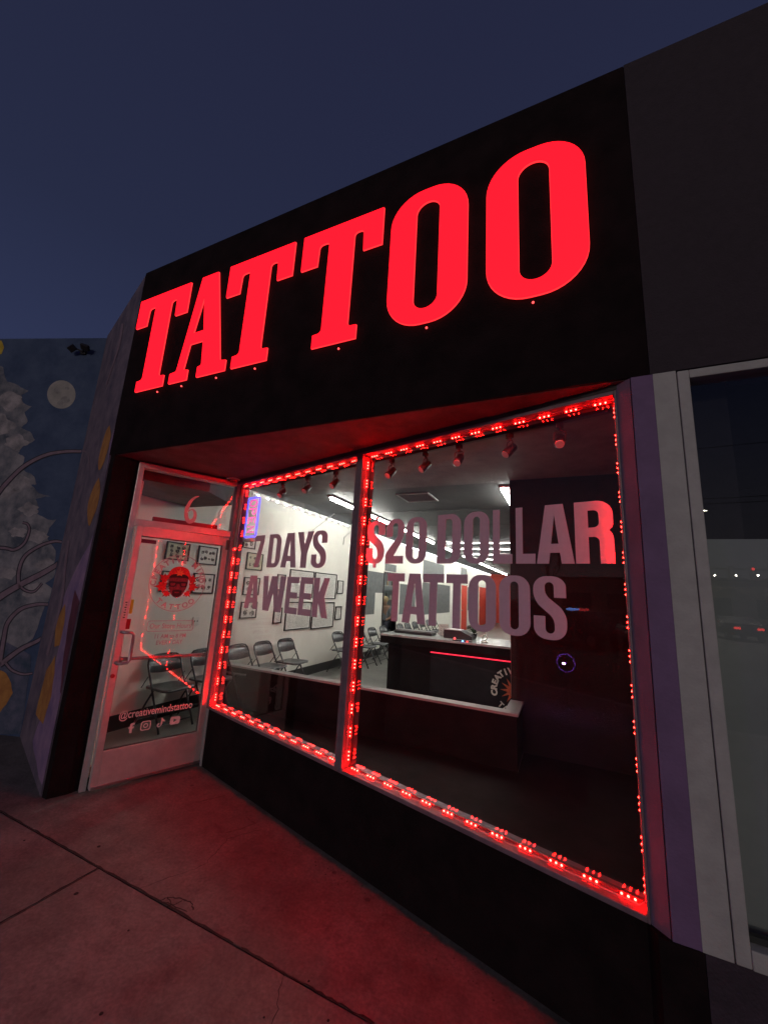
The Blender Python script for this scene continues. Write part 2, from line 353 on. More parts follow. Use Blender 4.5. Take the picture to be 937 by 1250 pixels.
# cracks and tar marks lying in the concrete
def strip(name, pts, wd, z, mt, seg=5, jit=.006):
    P = [V((p[0], p[1])) for p in pts]; D = []
    for a, b_ in zip(P, P[1:]):
        for k in range(seg):
            q = a.lerp(b_, k / seg); D.append(q + V((random.uniform(-jit, jit), random.uniform(-jit, jit))))
    D.append(P[-1])
    o = stroke([tuple(q) for q in D], lambda t: wd * random.uniform(.5, 1.3))
    b2 = bmesh.new(); n = len(o) // 2
    Lp = [b2.verts.new((x, y, z)) for x, y in o[:n]]; Rp = [b2.verts.new((x, y, z)) for x, y in o[n:][::-1]]
    for i in range(n - 1): b2.faces.new((Lp[i], Lp[i + 1], Rp[i + 1], Rp[i]))
    return struct(finish(name, b2, mt))
def G0(x, y): q = on(x, y, (0, 0, 1), (0, 0, 0)); return (q.x, q.y)
strip('sidewalk_crack', [G0(195, 1100), G0(207, 1097), G0(226, 1099), G0(235, 1105), G0(236, 1112)], .007, .004, M['crack'])
strip('sidewalk_crack', [G0(199, 1103), G0(212, 1106), G0(222, 1101)], .006, .005, M['crack'])
strip('sidewalk_crack', [G0(203, 1097), G0(212, 1108), G0(228, 1115)], .006, .006, M['crack'])
for a_, b_ in ((-3.9, -2.6), (-2.6, -1.5), (-1.45, -.75), (-.7, .3)):
    strip('chipped_joint', [(a_, J), ((a_ + b_) / 2, J + random.uniform(-.004, .004)), (b_, J)], .011, .003, M['crack'], 14, .004)
strip('chipped_joint', [(-2.56, J), (-2.565, 1.4), (-2.555, .9), (-2.56, .3)], .010, .003, M['crack'], 14, .004)
strip('hairline_crack', [(-1.2, J), (-1.05, 1.5), (-1.12, 1.2), (-.95, .9), (-.98, .6)], .0035, .003, M['crack'], 12, .008)
strip('hairline_crack', [(-2.2, 1.79), (-2.05, 2.1), (-2.12, 2.35), (-2.0, 2.55)], .003, .003, M['crack'], 12, .007)
strip('paving_stain', [G0(262, 1006), G0(272, 1018), G0(293, 1013), G0(312, 1006), G0(300, 998)], .014, .004, M['scuff'])
strip('paving_stain', [G0(240, 980), G0(258, 976), G0(275, 972)], .016, .005, M['scuff'])

gum = B()
for i in range(46):
    x_, y_ = random.uniform(-3.4, .6), random.uniform(.35, 2.0); r_ = random.uniform(.004, .014)
    if y_ > 1.9: continue
    gum.tube([(x_, y_, .0005), (x_, y_, .0022)], [r_, r_ * .8], 9)
o = gum.done('gum_spots', M['crack']); o['kind'] = 'stuff'; tag(o, 'dark flattened gum spots scattered over the sidewalk', 'gum spots')
dirt = B()
for i in range(170):
    k_ = random.random(); q_ = V((-3.18, 3.04)).lerp(V((.2, 2.1)), k_ ** .8) - V((.2644, .9644)) * random.uniform(.02, .16) ** 1.0; r_ = random.uniform(.0015, .005)
    dirt.ball((q_.x, q_.y, .002), r_, 1, (1, 1, .6))
o = dirt.done('grit', M['scuff']); o['kind'] = 'stuff'; tag(o, 'fine grit and crumbs collected at the foot of the black wall', 'grit')
# ---------------- shop building: walls
wA = V((-3.18, 3.04, 0)); wdir = V((.9644, -.2644, 0)); WR = math.atan2(wdir.y, wdir.x); WL = 3.575
wn = V((.2644, .9644, 0))
dA = V((-3.590, 2.216, 0)); dB = V((-3.18, 3.04, 0)); dd_ = (dB - dA).normalized(); DR = math.atan2(dd_.y, dd_.x); dn = V((-dd_.y, dd_.x, 0))
def wp(u, y): q = wA + wdir * u + wn * y; return (q.x, q.y)
def dp(u, y): q = dA + dd_ * u + dn * y; return (q.x, q.y)
bld = thing('shop_building', 'black painted stucco shop front with raised parapet carrying the red lettering', 'building', (-1.7, YF, 0))
def W_(o): # keep world coords while parented
    o.location = -o.parent.location if False else (0, 0, 0)
    o.matrix_parent_inverse = Matrix.Translation(o.parent.location).inverted(); return o
W_(B().box((-3.73, YF, SOF), (.39, YF + .22, TOP)).done('black_fascia', M['black'], bld))
W_(B().box((-3.73, YF + .001, TOP), (.39, YF + .26, TOP + .012)).done('parapet_cap', M['black'], bld))
sof_poly = [(-3.72, YF + .22), (.42, YF + .22), wp(WL, .0), wp(0, .12), dp(0, .02)]
W_(B().prism([(-3.72, YF + .222), (.30, YF + .222), (.30, 2.3), wp(0, .3), dp(0, .1), (-3.72, 2.3)], SOF - .0, SOF + .1).done('soffit', M['soffit'], bld))
# underside strip of the fascia itself, same stucco as the soffit
W_(B().box((-3.70, YF + .012, SOF - .004), (.39, YF + .221, SOF - .001)).done('fascia_underside', M['soffit'], bld))
W_(B().prism([PC, (PC[0] + .005, YF), (-3.64, YF), (-3.592, 2.14), dp(0, -.0), dp(0, .12), (-3.76, 2.32)], 0, SOF).done('corner_pier', M['black'], bld))
# low wall under the window, stepping out to the street face on the right
W_(B().prism([wp(0, -.012), wp(WL - .02, -.012), (.27, YF - .004), (.407, YF - .004), (.407, 2.18), wp(WL, .08), wp(0, .08)], 0, .501).done('base_wall', M['black'], bld))
# header above the windows and door, inside
W_(B().prism([wp(0, -.028), wp(WL + .1, -.028), wp(WL + .1, .11), wp(0, .11)], 2.737, 3.4).done('window_header', M['soffit'], bld))
W_(B().prism([dp(0, .0), dp(.93, .0), dp(.93, .08), dp(0, .08)], SOF, 3.4).done('door_header', M['white'], bld))

# striped pier between the two shops
pier = thing('striped_pier', 'slim painted pier in plum, violet and pale grey stripes right of the big window', 'pier', (.38, YF, 0))
W_(B().prism([wp(WL - .004, -.026), (.310, YF), (.310, 2.2), wp(WL + .03, .05), wp(WL - .004, .05)], .505, SOF - .004).done('plum_stripe', M['plum'], pier))
W_(B().box((.3135, YF - .006, .505), (.401, YF + .2, SOF - .004)).done('violet_stripe', M['purple'], pier))
W_(B().box((.401, YF - .008, .505), (.489, YF + .2, SOF - .004)).done('pale_stripe', M['pale'], pier))
# ---------------- neighbour unit
nb = thing('neighbour_building', 'dark brown stucco shop front with plain parapet beside the tattoo shop', 'building', (3, YF, 0))
W_(B().box((.392, YF - .004, SOF), (9, YF + .24, TOP)).done('brown_fascia', M['brown'], nb))
W_(B().box((.392, YF - .003, TOP), (9, YF + .26, TOP + .012)).done('parapet_cap', M['brown'], nb))
W_(B().box((.409, YF - .005, 0), (9, YF + .18, .503)).done('base_wall', M['palebase'], nb))
W_(B().box((.74, YF + .24, SOF + .1), (9, 4.9, SOF + .2)).done('ceiling', M['matte'], nb))
W_(B().box((.74, 4.8, 0), (9, 4.9, SOF + .1)).done('back_wall', M['matte'], nb))
W_(B().box((8.9, YF + .24, 0), (9, 4.8, SOF + .1)).done('side_wall', M['matte'], nb))
W_(B().box((.74, YF + .24, -.01), (8.9, 4.8, .004)).done('shop_floor', M['matte'], nb))
nw = thing('neighbour_window', 'tall dark shop window in pale grey frame at the right edge', 'window', (3, YF, 0))
fr = B(); fr.box((.493, YF - .012, .505), (.537, YF + .08, SOF - .01), .004); fr.box((.537, YF - .012, 2.715), (3.5, YF + .08, SOF - .01), .004); fr.box((3.5, YF - .012, .505), (3.56, YF + .08, SOF - .01), .004)
W_(fr.done('frame', M['pale'], nw))
W_(B().box((.537, YF - .016, .505), (3.5, YF + .08, .565), .004).done('sill', M['pale'], nw))
W_(B().box((.540, YF + .03, .567), (3.498, YF + .036, 2.713)).done('pane', M['glassn'], nw))
W_(B().box((.541, YF + .024, .567), (3.497, YF + .044, .588)).done('gasket', M['rubber'], nw))
rs = tag(B().box((.56, YF + .12, .50), (3.49, YF + .126, 2.0)).done('window_film', M['shade']), 'grey screen hanging behind the lower part of the neighbour window', 'window screen')

# ---------------- mural walls
mp1 = V((-5.20, 2.52, 0)); mp2 = V((-9.6, .975, 0)); pcv = V((PC[0] - .02, PC[1], 0))
mw = thing('mural_wall', 'outside wall painted with a night sky, moon, clouds and thorny vines', 'wall', (-5.2, 2.52, 0))
s1d = (mp1 - pcv).normalized(); n1 = V((s1d.y, -s1d.x, 0))
s2d = (mp2 - mp1).normalized(); n2 = V((s2d.y, -s2d.x, 0))
if n1.dot(CP - pcv) < 0: n1 = -n1
if n2.dot(CP - mp1) < 0: n2 = -n2
def quadwall(a, b_, n_, th, z0, z1, name, mt):
    p = [(a.x, a.y), (b_.x, b_.y), (b_.x - n_.x * th, b_.y - n_.y * th), (a.x - n_.x * th, a.y - n_.y * th)]
    return W_(B().prism(p, z0, z1).done(name, mt, mw))
quadwall(pcv, mp1, n1, .2, 0, TOP, 'side_panel', M['mbark'])
quadwall(mp1, mp2, n2, .2, 0, TOP - .03, 'back_panel', M['mblue'])
def decal(px_loop, which, name, mt, lvl=1, smooth=2):
    p0, d_, n_ = (pcv, s1d, n1) if which == 1 else (mp1, s2d, n2)
    lp = []
    for x, y in px_loop:
        q = on(x, y, n_, p0) - p0; lp.append((q.dot(d_), q.z))
    lp = [(max(a, .004), min(max(b_, .01), TOP - .04)) for a, b_ in lp]
    if which == 1: Lm = (mp1 - pcv).length - .005; lp = [(min(a, Lm), b_) for a, b_ in lp]
    me = flat_mesh([lp], .0006)
    # local frame: x along d, y = -n
    R3 = Matrix((d_, -n_, V((0, 0, 1)))).transposed().to_4x4(); R3.translation = p0 + n_ * (.0004 + .0011 * lvl)
    me.transform(R3); o = link(name, me, mt, mw); W_(o); return o
def crv(pts, n=8):       # Catmull-Rom through points
    o = []; P = [V(p) for p in pts]; P = [P[0] * 2 - P[1]] + P + [P[-1] * 2 - P[-2]]
    for i in range(1, len(P) - 2):
        for k in range(n):
            t = k / n; a, b_, c, d_ = P[i - 1:i + 3]
            q = .5 * ((2 * b_) + (c - a) * t + (2 * a - 5 * b_ + 4 * c - d_) * t * t + (3 * b_ - a - 3 * c + d_) * t ** 3); o.append((q.x, q.y))
    o.append(tuple(P[-2])); return o
def rough_loop(pts, n=3, j=1.0):
    o = []
    for a, b_ in zip(pts, pts[1:] + pts[:1]):
        for k in range(n):
            t = k / n; o.append((a[0] + (b_[0] - a[0]) * t + random.uniform(-j, j) * (k > 0), a[1] + (b_[1] - a[1]) * t + random.uniform(-j, j) * (k > 0)))
    return o
cloud = [(-60, 452), (-20, 440), (4, 448), (9, 466), (22, 470), (35, 477), (26, 482), (29, 492), (39, 496), (30, 503), (34, 514), (26, 522), (37, 527), (43, 537), (26, 546), (22, 553), (30, 558), (27, 572), (42, 582), (45, 591), (38, 592), (48, 602), (62, 606), (43, 609), (47, 618), (35, 620), (48, 629), (58, 634), (69, 634), (60, 645), (56, 655), (68, 672), (66, 690), (70, 702), (55, 712), (68, 722), (55, 740), (40, 780), (10, 800), (-60, 800)]
decal(rough_loop(cloud, 3, .9), 2, 'painted_cloud', M['mcloud'], 1)
M['mpuff'] = mat('mural_cloud_light', (.14, .13, .15), .8, col2=(.36, .31, .33), scale=7, bump=.3, bscale=110)
for cx_, cy__, rr_ in ((12, 490, 17), (20, 540, 14), (-4, 520, 22), (24, 590, 15), (36, 622, 12), (2, 600, 16), (45, 655, 13), (22, 650, 10), (56, 690, 12), (40, 720, 14), (8, 700, 12)):
    decal(rough_loop([(cx_ + rr_ * (1 + .22 * math.sin(5 * a + cx_)) * math.cos(a), cy__ + rr_ * .62 * (1 + .25 * math.cos(4 * a + cy__)) * math.sin(a)) for a in [2 * PI * i / 18 for i in range(18)]], 2, .7), 2, 'painted_cloud_puff', M['mpuff'], 1.6)
decal([(75 + 17.3 * math.cos(a), 481.5 + 17.3 * math.sin(a)) for a in [2 * PI * i / 36 for i in range(36)]], 2, 'painted_moon', M['mmoon'], 1)
decal(rough_loop([(-60, 405), (-10, 412), (2, 416), (5, 424), (2, 432), (-12, 436), (-60, 430)], 2, .5), 2, 'painted_flower', M['mflower'], 1)
for cx_, cy__, rx_ in ((70, 477, 5), (80, 488, 6), (74, 492, 4), (82, 474, 3)): decal(rough_loop([(cx_ + rx_ * math.cos(a), cy__ + rx_ * .7 * math.sin(a)) for a in [2 * PI * i / 10 for i in range(10)]], 1, .4), 2, 'painted_moon_crater', mat('mural_crater', (.25, .225, .225), .8, var=.3, scale=12), 1.6)
decal(rough_loop([(-60, 770), (-10, 775), (20, 790), (38, 800), (33, 840), (30, 870), (26, 896), (10, 897), (-60, 905)], 3, 1.2), 2, 'painted_undergrowth', M['mteal'], 2)
decal(rough_loop([(-40, 815), (0, 818), (8, 822), (14, 834), (16, 846), (8, 860), (0, 870), (-30, 872)], 2, .6), 2, 'painted_flower', M['mleaf'], 3)
for path, wd in (([(-40, 640), (-10, 612), (8, 590), (30, 569), (55, 556), (78, 551.5), (100, 551)], 4.2),
                 ([(-30, 752), (0, 729), (25, 714), (50, 701), (69, 690), (76, 684)], 6.5),
                 ([(-25, 668), (5, 669), (18, 671), (30, 663), (36, 648), (34, 640), (28, 638)], 2.6),
                 ([(24, 718), (23, 700), (30, 680), (48, 667), (66, 661), (78, 662)], 3.2),
                 ([(24, 715), (32, 721), (42, 722), (52, 712)], 2.0),
                 ([(0, 812), (5, 780), (10, 760), (25, 744), (45, 738), (62, 738)], 4.2),
                 ([(0, 812), (25, 793), (45, 783), (56, 776)], 4.5), ([(6, 808), (15, 818), (28, 823), (40, 822)], 2.5)):
    c_ = crv(path)
    decal(stroke(c_, lambda t: (wd + 2.8) * (1.1 - .45 * t)), 2, 'painted_vine_outline', M['mvinel'], 3)
    decal(stroke(c_, lambda t: wd * (1.1 - .45 * t)), 2, 'painted_vine', M['mvine'], 4)
# angled panel: mauve ground, orange leaves, roots
decal(rough_loop([(142, 520), (138, 562), (126, 650), (120, 690), (112, 662), (118, 640), (128, 590), (134, 540)], 3, .7), 1, 'painted_sky_patch', M['mmauve'], 1)
decal(rough_loop([(116, 652), (106, 735), (88, 820), (72, 900), (60, 950), (52, 960), (46, 940), (40, 905), (60, 850), (72, 790), (78, 730), (95, 690)], 3, 1.3), 1, 'painted_roots', M['mmauve'], 1)
decal(crv([(134, 519), (135.5, 532), (131, 552), (126, 567), (121, 574), (120.5, 562), (125, 542), (130, 526), (134, 519)]), 1, 'painted_leaf', M['mleaf'], 2)
decal(crv([(121, 583), (122.5, 597), (119, 618), (113, 634), (109, 642), (107, 630), (108, 614), (114, 596), (121, 583)]), 1, 'painted_leaf', M['mleaf'], 2)
decal(rough_loop([(80, 737), (79, 760), (73, 788), (67, 790), (68, 768), (74, 748)], 2, .6), 1, 'painted_leaf', M['mleaf'], 2)
decal(rough_loop([(68, 800), (67, 822), (63, 850), (53, 884), (44, 872), (50, 846), (57, 818)], 2, .8), 1, 'painted_leaf', M['mleaf'], 2)
decal(stroke(crv([(84, 660), (80, 690), (76, 730), (66, 770), (58, 800)]), lambda t: 3.0), 1, 'painted_vine', M['mvine'], 3)
decal(stroke(crv([(101, 550), (107, 553), (109, 562), (109.5, 575)]), lambda t: 2.2 - 1.5 * t), 1, 'painted_vine', M['mvine'], 3)
decal(stroke(crv([(150, 395), (146, 420), (140, 440), (130, 470)]), lambda t: 3.0 - 2 * t), 1, 'painted_vine', M['mvine'], 3)
decal(rough_loop([(92, 720), (98, 735), (96, 760), (90, 790), (80, 850), (74, 845), (78, 800), (84, 760)], 3, .8), 1, 'painted_bark', mat('mural_maroon', (.10, .02, .04), .8, var=.3, scale=8), 2)
# floodlight on the mural
q = on(103, 431, n2, mp1)
fl = thing('wall_floodlight', 'small dark twin floodlight fixed high on the mural wall', 'floodlight', q + n2 * .004, math.atan2(-n2.x, n2.y) + PI)
B().box((-.05, -.03, -.04), (.05, 0, .05), .008).done('mounting_plate', M['fixture'], fl)
for s_ in (-1, 1):
    B().tube([(0, -.03, .0), (.05 * s_, -.07, .02), (.08 * s_, -.09, .02)], .012, 8).done('arm', M['fixture'], fl)
    h_ = B(); h_.box((-.065, -.05, -.028), (.065, .05, .028), .01); o = h_.done('lamp_head', M['fixture'], fl); o.location = (.12 * s_, -.12, .02 + .01 * s_); o.rotation_euler = (-.6, .25 * s_, .3 * s_)

fl.scale = (.72, .72, .72)
# ============================================================ ROOM BEHIND THE GLASS
XL = -4.5; CZ = 3.15; YB = 27.0; XR = 2.2; PY = 4.95
struct(B().prism([(XL, 2.56), (-3.9, 2.42), dp(0, .08), dp(.92, .08), wp(.1, .09), wp(WL + .05, .09), (.72, 2.2), (.72, PY), (XR, PY), (XR, YB), (XL, YB)], -.1, .05).done('shop_floor', M['floor']))
struct(B().prism([(-3.1, 3.32), wp(.5, .13), (.62, 2.40), (.655, 2.42), (.655, 4.94), (-.475, 4.94), (-.475, 4.385), (-4.35, 4.385)], .0505, .056).done('display_floor', M['darkfl']))
shop = thing('shop_interior', 'white walled tattoo shop room behind the windows with black ceiling', 'room', (-2, 6, 0))
# left wall with a doorway (Y 9.9 .. 10.8)
DY0, DY1 = 9.88, 10.80
lw_ = B(); lw_.box((XL - .12, 2.53, 0), (XL, DY0, CZ)); lw_.box((XL - .12, DY1, 0), (XL, YB, CZ)); lw_.box((XL - .12, DY0, 2.17), (XL, DY1, CZ))
W_(lw_.done('left_wall', M['white'], shop))
W_(B().prism([(XL, 2.53), (-3.80, 2.33), dp(0, .12), dp(0, .19), (-3.82, 2.44), (XL, 2.64)], 0.004, CZ).done('front_wall', M['white'], shop))
W_(B().box((XL + .0, PY + .06, CZ), (XR, YB, CZ + .1)).done('rear_ceiling', M['ceilb'], shop))
W_(B().prism([(XL, 2.54), (-3.80, 2.34), dp(0, .04), dp(.92, .04), wp(WL + .1, .04), (.72, 2.2), (.72, PY + .058), (XL, PY + .058)], CZ - .004, CZ + .1).done('front_ceiling', M['ceilg'], shop))
W_(B().prism([(XL + .002, 2.70), dp(0, .22), dp(.70, .22), (-3.75, 3.55), (XL + .002, 3.55)], 2.64, CZ - .005).done('entry_bulkhead', M['ceilg'], shop))
W_(B().box((XL, YB, 0), (XR, YB + .1, CZ)).done('red_back_wall', M['red'], shop))
W_(B().box((XR, PY, 0), (XR + .1, YB, CZ)).done('right_wall', M['dark'], shop))
W_(B().box((.72, PY, 0), (XR, PY + .1, CZ)).done('inner_wall', M['dark'], shop))
W_(B().box((-.60, PY, 0.004), (.72, PY + .12, CZ - .006)).done('black_partition', M['gloss'], shop))
W_(B().box((-.604, PY + .02, .6), (-.601, PY + .1, 2.6)).done('partition_edge_glint', M['alu'], shop))  # pale strip stands for the lit, glossy end of the partition
W_(B().prism([(.40, 2.2), (.72, 2.2), (.72, PY), (.66, PY), (.66, 2.3), (.38, 2.3)], 0.004, CZ - .006).done('side_wall', M['matte'], shop))
bb = B(); bb.box((XL, 2.66, .004), (XL + .015, DY0 - .03, .21), .003); bb.box((XL, DY1 + .03, .004), (XL + .015, YB, .21), .003)
W_(bb.done('baseboard', M['base'], shop))
dt = B(); dt.box((XL - .13, DY0 - .04, 0), (XL + .02, DY0, 2.21)); dt.box((XL - .13, DY1, 0), (XL + .02, DY1 + .04, 2.21)); dt.box((XL - .13, DY0, 2.17), (XL + .02, DY1, 2.21))
W_(dt.done('doorway_trim', M['dark'], shop))
# room beyond the doorway
br = B(); br.box((-8, 13.0, 0), (XL - .13, 13.1, CZ)); br.box((-8, 8.5, 0), (-7.9, 13, CZ)); br.box((-8, 8.4, 0), (XL - .13, 8.5, CZ))
W_(br.done('side_room_wall', mat('pale_blue_wall', (.42, .48, .50), .7, var=.05), shop))
W_(B().box((-8, 8.5, -.05), (XL - .13, 13, .05)).done('side_room_floor', M['floor'], shop))
W_(B().box((-8, 8.5, CZ), (XL - .13, 13, CZ + .1)).done('side_room_ceiling', M['white'], shop))
# seams between dark ceiling panels
sm = B()
for y in (6.6, 8.1, 9.6, 11.1, 12.6, 14.1): sm.box((XL + .1, y, CZ - .004), (XR, y + .02, CZ + .0))
W_(sm.done('ceiling_seams', M['gloss'], shop))

# half wall (ledge) in front, returning to the partition
hw = thing('half_wall', 'low black half wall with a pale ledge cap inside the window', 'half wall', (-2, 4.4, 0))
W_(B().prism([(XL + .02, 4.39), (-.48, 4.39), (-.48, 4.94), (-.59, 4.94), (-.59, 4.50), (XL + .02, 4.50)], .004, .548).done('wall_body', M['hwall'], hw))
W_(B().prism([(XL + .02, 4.375), (-.465, 4.375), (-.465, 4.945), (-.605, 4.945), (-.605, 4.515), (XL + .02, 4.515)], .549, .572).done('ledge_cap', M['cap'], hw))

# reception counter
ct = thing('reception_counter', 'black reception counter with pale top and red light line behind half wall', 'counter', (-1.6, 6.4, 0))
W_(B().box((-2.75, 6.36, .004), (.2, 7.1, .84)).done('body', M['counter'], ct))
W_(B().box((-2.88, 6.30, .84), (.2, 7.2, .952), .004).done('top_box', M['counter'], ct))
W_(B().box((-2.89, 6.285, .954), (.2, 7.22, .985), .003).done('counter_top', M['ctop'], ct))
W_(B().box((-2.0, 6.33, .01), (.2, 6.358, .765)).done('front_panel', M['panel'], ct))
W_(B().box((-2.0, 6.322, .768), (.2, 6.352, .780)).done('light_line', M['redline'], ct))
# round logo on the counter panel
def ring_text(txt, R_, size, th, a_start, a_end, inside=False, bold=0, xs=1):
    lst = []; n = len(txt)
    for i, ch in enumerate(txt):
        if ch == ' ': continue
        a = a_start + (a_end - a_start) * (i + .5) / n
        me = text_mesh(ch, size, th, bold=bold, xs=xs)
        rr = R_
        rot = a - PI / 2 if not inside else a + PI / 2
        if inside: rr = R_ + size * .7
        lst.append((me, xz(rr * math.cos(a), rr * math.sin(a), rot)))
    return join_meshes(lst)
cc = V((-.735, 6.325, .375))
lg = W_(link('logo_lettering', ring_text('CREATIVE MINDS', .235, .115, .004, math.radians(200), math.radians(-20), bold=.006), M['paper'], ct)); lg.location = cc
lg = W_(link('logo_lettering', ring_text('TATTOO', .235, .11, .004, math.radians(222), math.radians(318), inside=True, bold=.003), M['paper'], ct)); lg.location = cc
st = []
for k in range(12):
    a = 2 * PI * k / 12; st.append((.19 * math.cos(a), .19 * math.sin(a))); a += PI / 12; st.append((.08 * math.cos(a), .08 * math.sin(a)))
o = W_(link('logo_leaves', flat_mesh([st], .003), mat('logo_orange', (.5, .12, .05), .6, var=.4, scale=30), ct)); o.location = cc

# ---- fluorescent fixtures
fx = None
def fixture(x, y0, ln, lab, twin=False):
    t = thing('fluorescent_light', lab, 'ceiling light', (x, y0, CZ), 0, 'fluorescent tube lights on the black ceiling')
    B().box((-.05 - .05 * twin, 0, -.035), (.05 + .05 * twin, ln, 0), .006).done('housing', M['alu'], t)
    for s_ in ((-.06, .06) if twin else (0,)): B().cyl((s_, .04, -.055), (s_, ln - .04, -.055), .019, 10).done('tube', M['tube'], t)
    return t
ords = ['nearest', 'second', 'third', 'fourth', 'fifth', 'sixth']
for i in range(7):
    fixture(-3.38, 5.15 + 3.05 * i, 2.5, ('bright tube light, %s in the long row along the white wall' % ords[i]) if i < 6 else 'farthest tube light in the long row along the white wall')
for i in range(3):
    fixture(-.66, 5.15 + 6.2 * i, 1.2 if i == 0 else 2.4, ['twin tube light beside the edge of the black partition', 'twin tube light farther back on the partition side', 'farthest twin tube light on the partition side'][i], True)
# cross tubes grouped over the middle of the shop
gz3 = []
for k, (x0, x1, y) in enumerate([(-3.0, -.9, 10.6), (-3.0, -.9, 12.0), (-3.1, -1.0, 13.6), (-3.2, -1.1, 15.4)]):
    t = thing('linear_light', ['crosswise white tube light nearest the windows over the shop middle', 'second crosswise white tube light over the shop middle', 'third crosswise white tube light over the shop middle', 'rearmost crosswise white tube light over the shop middle'][k], 'ceiling light', (x0, y, CZ), 0, 'crosswise tube lights')
    B().box((0, -.04, -.03), (x1 - x0, .04, 0), .005).done('housing', M['alu'], t)
    B().tube([(.03 + (x1 - x0 - .06) * j / 6, .12 * (-1) ** j * .5, -.06) for j in range(7)], .009, 8).done('tube', M['tube2'], t)
# air vent
vt = thing('ceiling_vent', 'square air vent with a pale metal rim in the dark ceiling', 'vent', (-2.04, 5.55, CZ - .006))
v_ = B(); a_ = .26
for q0, q1 in (((-a_, -a_, -.016), (a_, -a_ + .025, 0)), ((-a_, a_ - .025, -.016), (a_, a_, 0)), ((-a_, -a_ + .025, -.016), (-a_ + .025, a_ - .025, 0)), ((a_ - .025, -a_ + .025, -.016), (a_, a_ - .025, 0))): v_.box(q0, q1)
v_.done('rim', M['cap'], vt)
v_ = B()
for i in range(9): v_.box((-.232, -.22 + .05 * i, -.012), (.232, -.2 + .05 * i, -.004))
v_.done('louvres', M['alud'], vt)
# white LED strip along the wall top
ls = thing('white_led_strip', 'row of cold white lights along the top of the white wall', 'light strip', (XL + .02, 4.6, CZ - .06))
B().box((0, 0, -.012), (.012, 22.2, .012)).done('strip', M['alu'], ls)
bmd = bmesh.new(); bmesh.ops.create_icosphere(bmd, subdivisions=1, radius=.014); dm = bpy.data.meshes.new('led'); bmd.to_mesh(dm); bmd.free(); dm.materials.append(M['wled'])
for i in range(92):
    y = .12 + .24 * i; o = bpy.data.objects.new('led', dm); C.objects.link(o); o.parent = ls; o.location = (.022, y, 0)
# hanging wire near the strip
tag(B().tube([(XL + .35, 6.55, CZ), (XL + .16, 6.5, CZ - .16), (XL + .08, 6.25, CZ - .38), (XL + .04, 6.1, CZ - .62)], .004, 6).done('hanging_wire', M['cable']), 'thin loose wire hanging from the ceiling at the white wall', 'wire')
tag(B().tube([(XL + .10, 7.7, CZ), (XL + .12, 7.66, CZ - .18), (XL + .05, 7.5, CZ - .34), (XL + .03, 7.52, CZ - .5)], .009, 6).done('hanging_ribbon', M['paper']), 'short white strip of tape dangling from the wall light row', 'tape')
# grey squares painted on wall
def wsq(y0, y1, z0, z1, nm='grey_square'): return W_(B().box((XL, y0, z0), (XL + .004, y1, z1)).done(nm, M['squares'], shop))
W_(B().prism([(XL, 8.60), (XL + .004, 8.60), (XL + .004, 9.36), (XL, 9.36)], 1.09, 2.165).done('grey_square', M['squares'], shop))
W_(B().box((XL, 9.36, 1.63), (XL + .004, 9.835, 2.165)).done('grey_square', M['squares'], shop))
wsq(9.88, 10.68, 2.235, 2.44); wsq(11.05, 12.4, 1.03, 1.92); wsq(13.1, 15.7, 2.16, 2.84); wsq(13.1, 16.7, .95, 2.05); wsq(18.6, 19.8, 2.62, 2.97); wsq(19.95, 20.9, .95, 2.1)
ya_, yb_ = on(583.5, 740, (1, 0, 0), (XL, 0, 0)).y, on(593, 740, (1, 0, 0), (XL, 0, 0)).y
r2 = thing('red_door', 'wide red door in the white wall just before the red back wall', 'door', (XL, ya_, 0))
B().box((0, 0, .06), (.03, yb_ - ya_, 2.2), .004).done('door_leaf', M['red'], r2); B().box((0, -.06, .06), (.045, -.003, 2.26)).box((0, yb_ - ya_ + .003, .06), (.045, yb_ - ya_ + .06, 2.26)).box((0, -.003, 2.203), (.045, yb_ - ya_ + .003, 2.26)).done('door_frame', M['white'], r2)
B().ball((.06, .15, 1.05), .03).done('knob', M['steel'], r2)
rd = thing('red_door', 'narrow red door in the white wall at the far end of the shop', 'door', (XL, 18.6, 0))
B().box((.0, 0, .01), (.03, 1.2, 2.15), .004).done('door_leaf', M['red'], rd); B().box((0, -.06, .01), (.045, -.003, 2.2)).box((0, 1.203, .01), (.045, 1.26, 2.2)).box((0, -.06, 2.2), (.045, 1.26, 2.28)).done('door_frame', M['white'], rd)
B().ball((.06, .12, 1.0), .03).done('knob', M['steel'], rd)

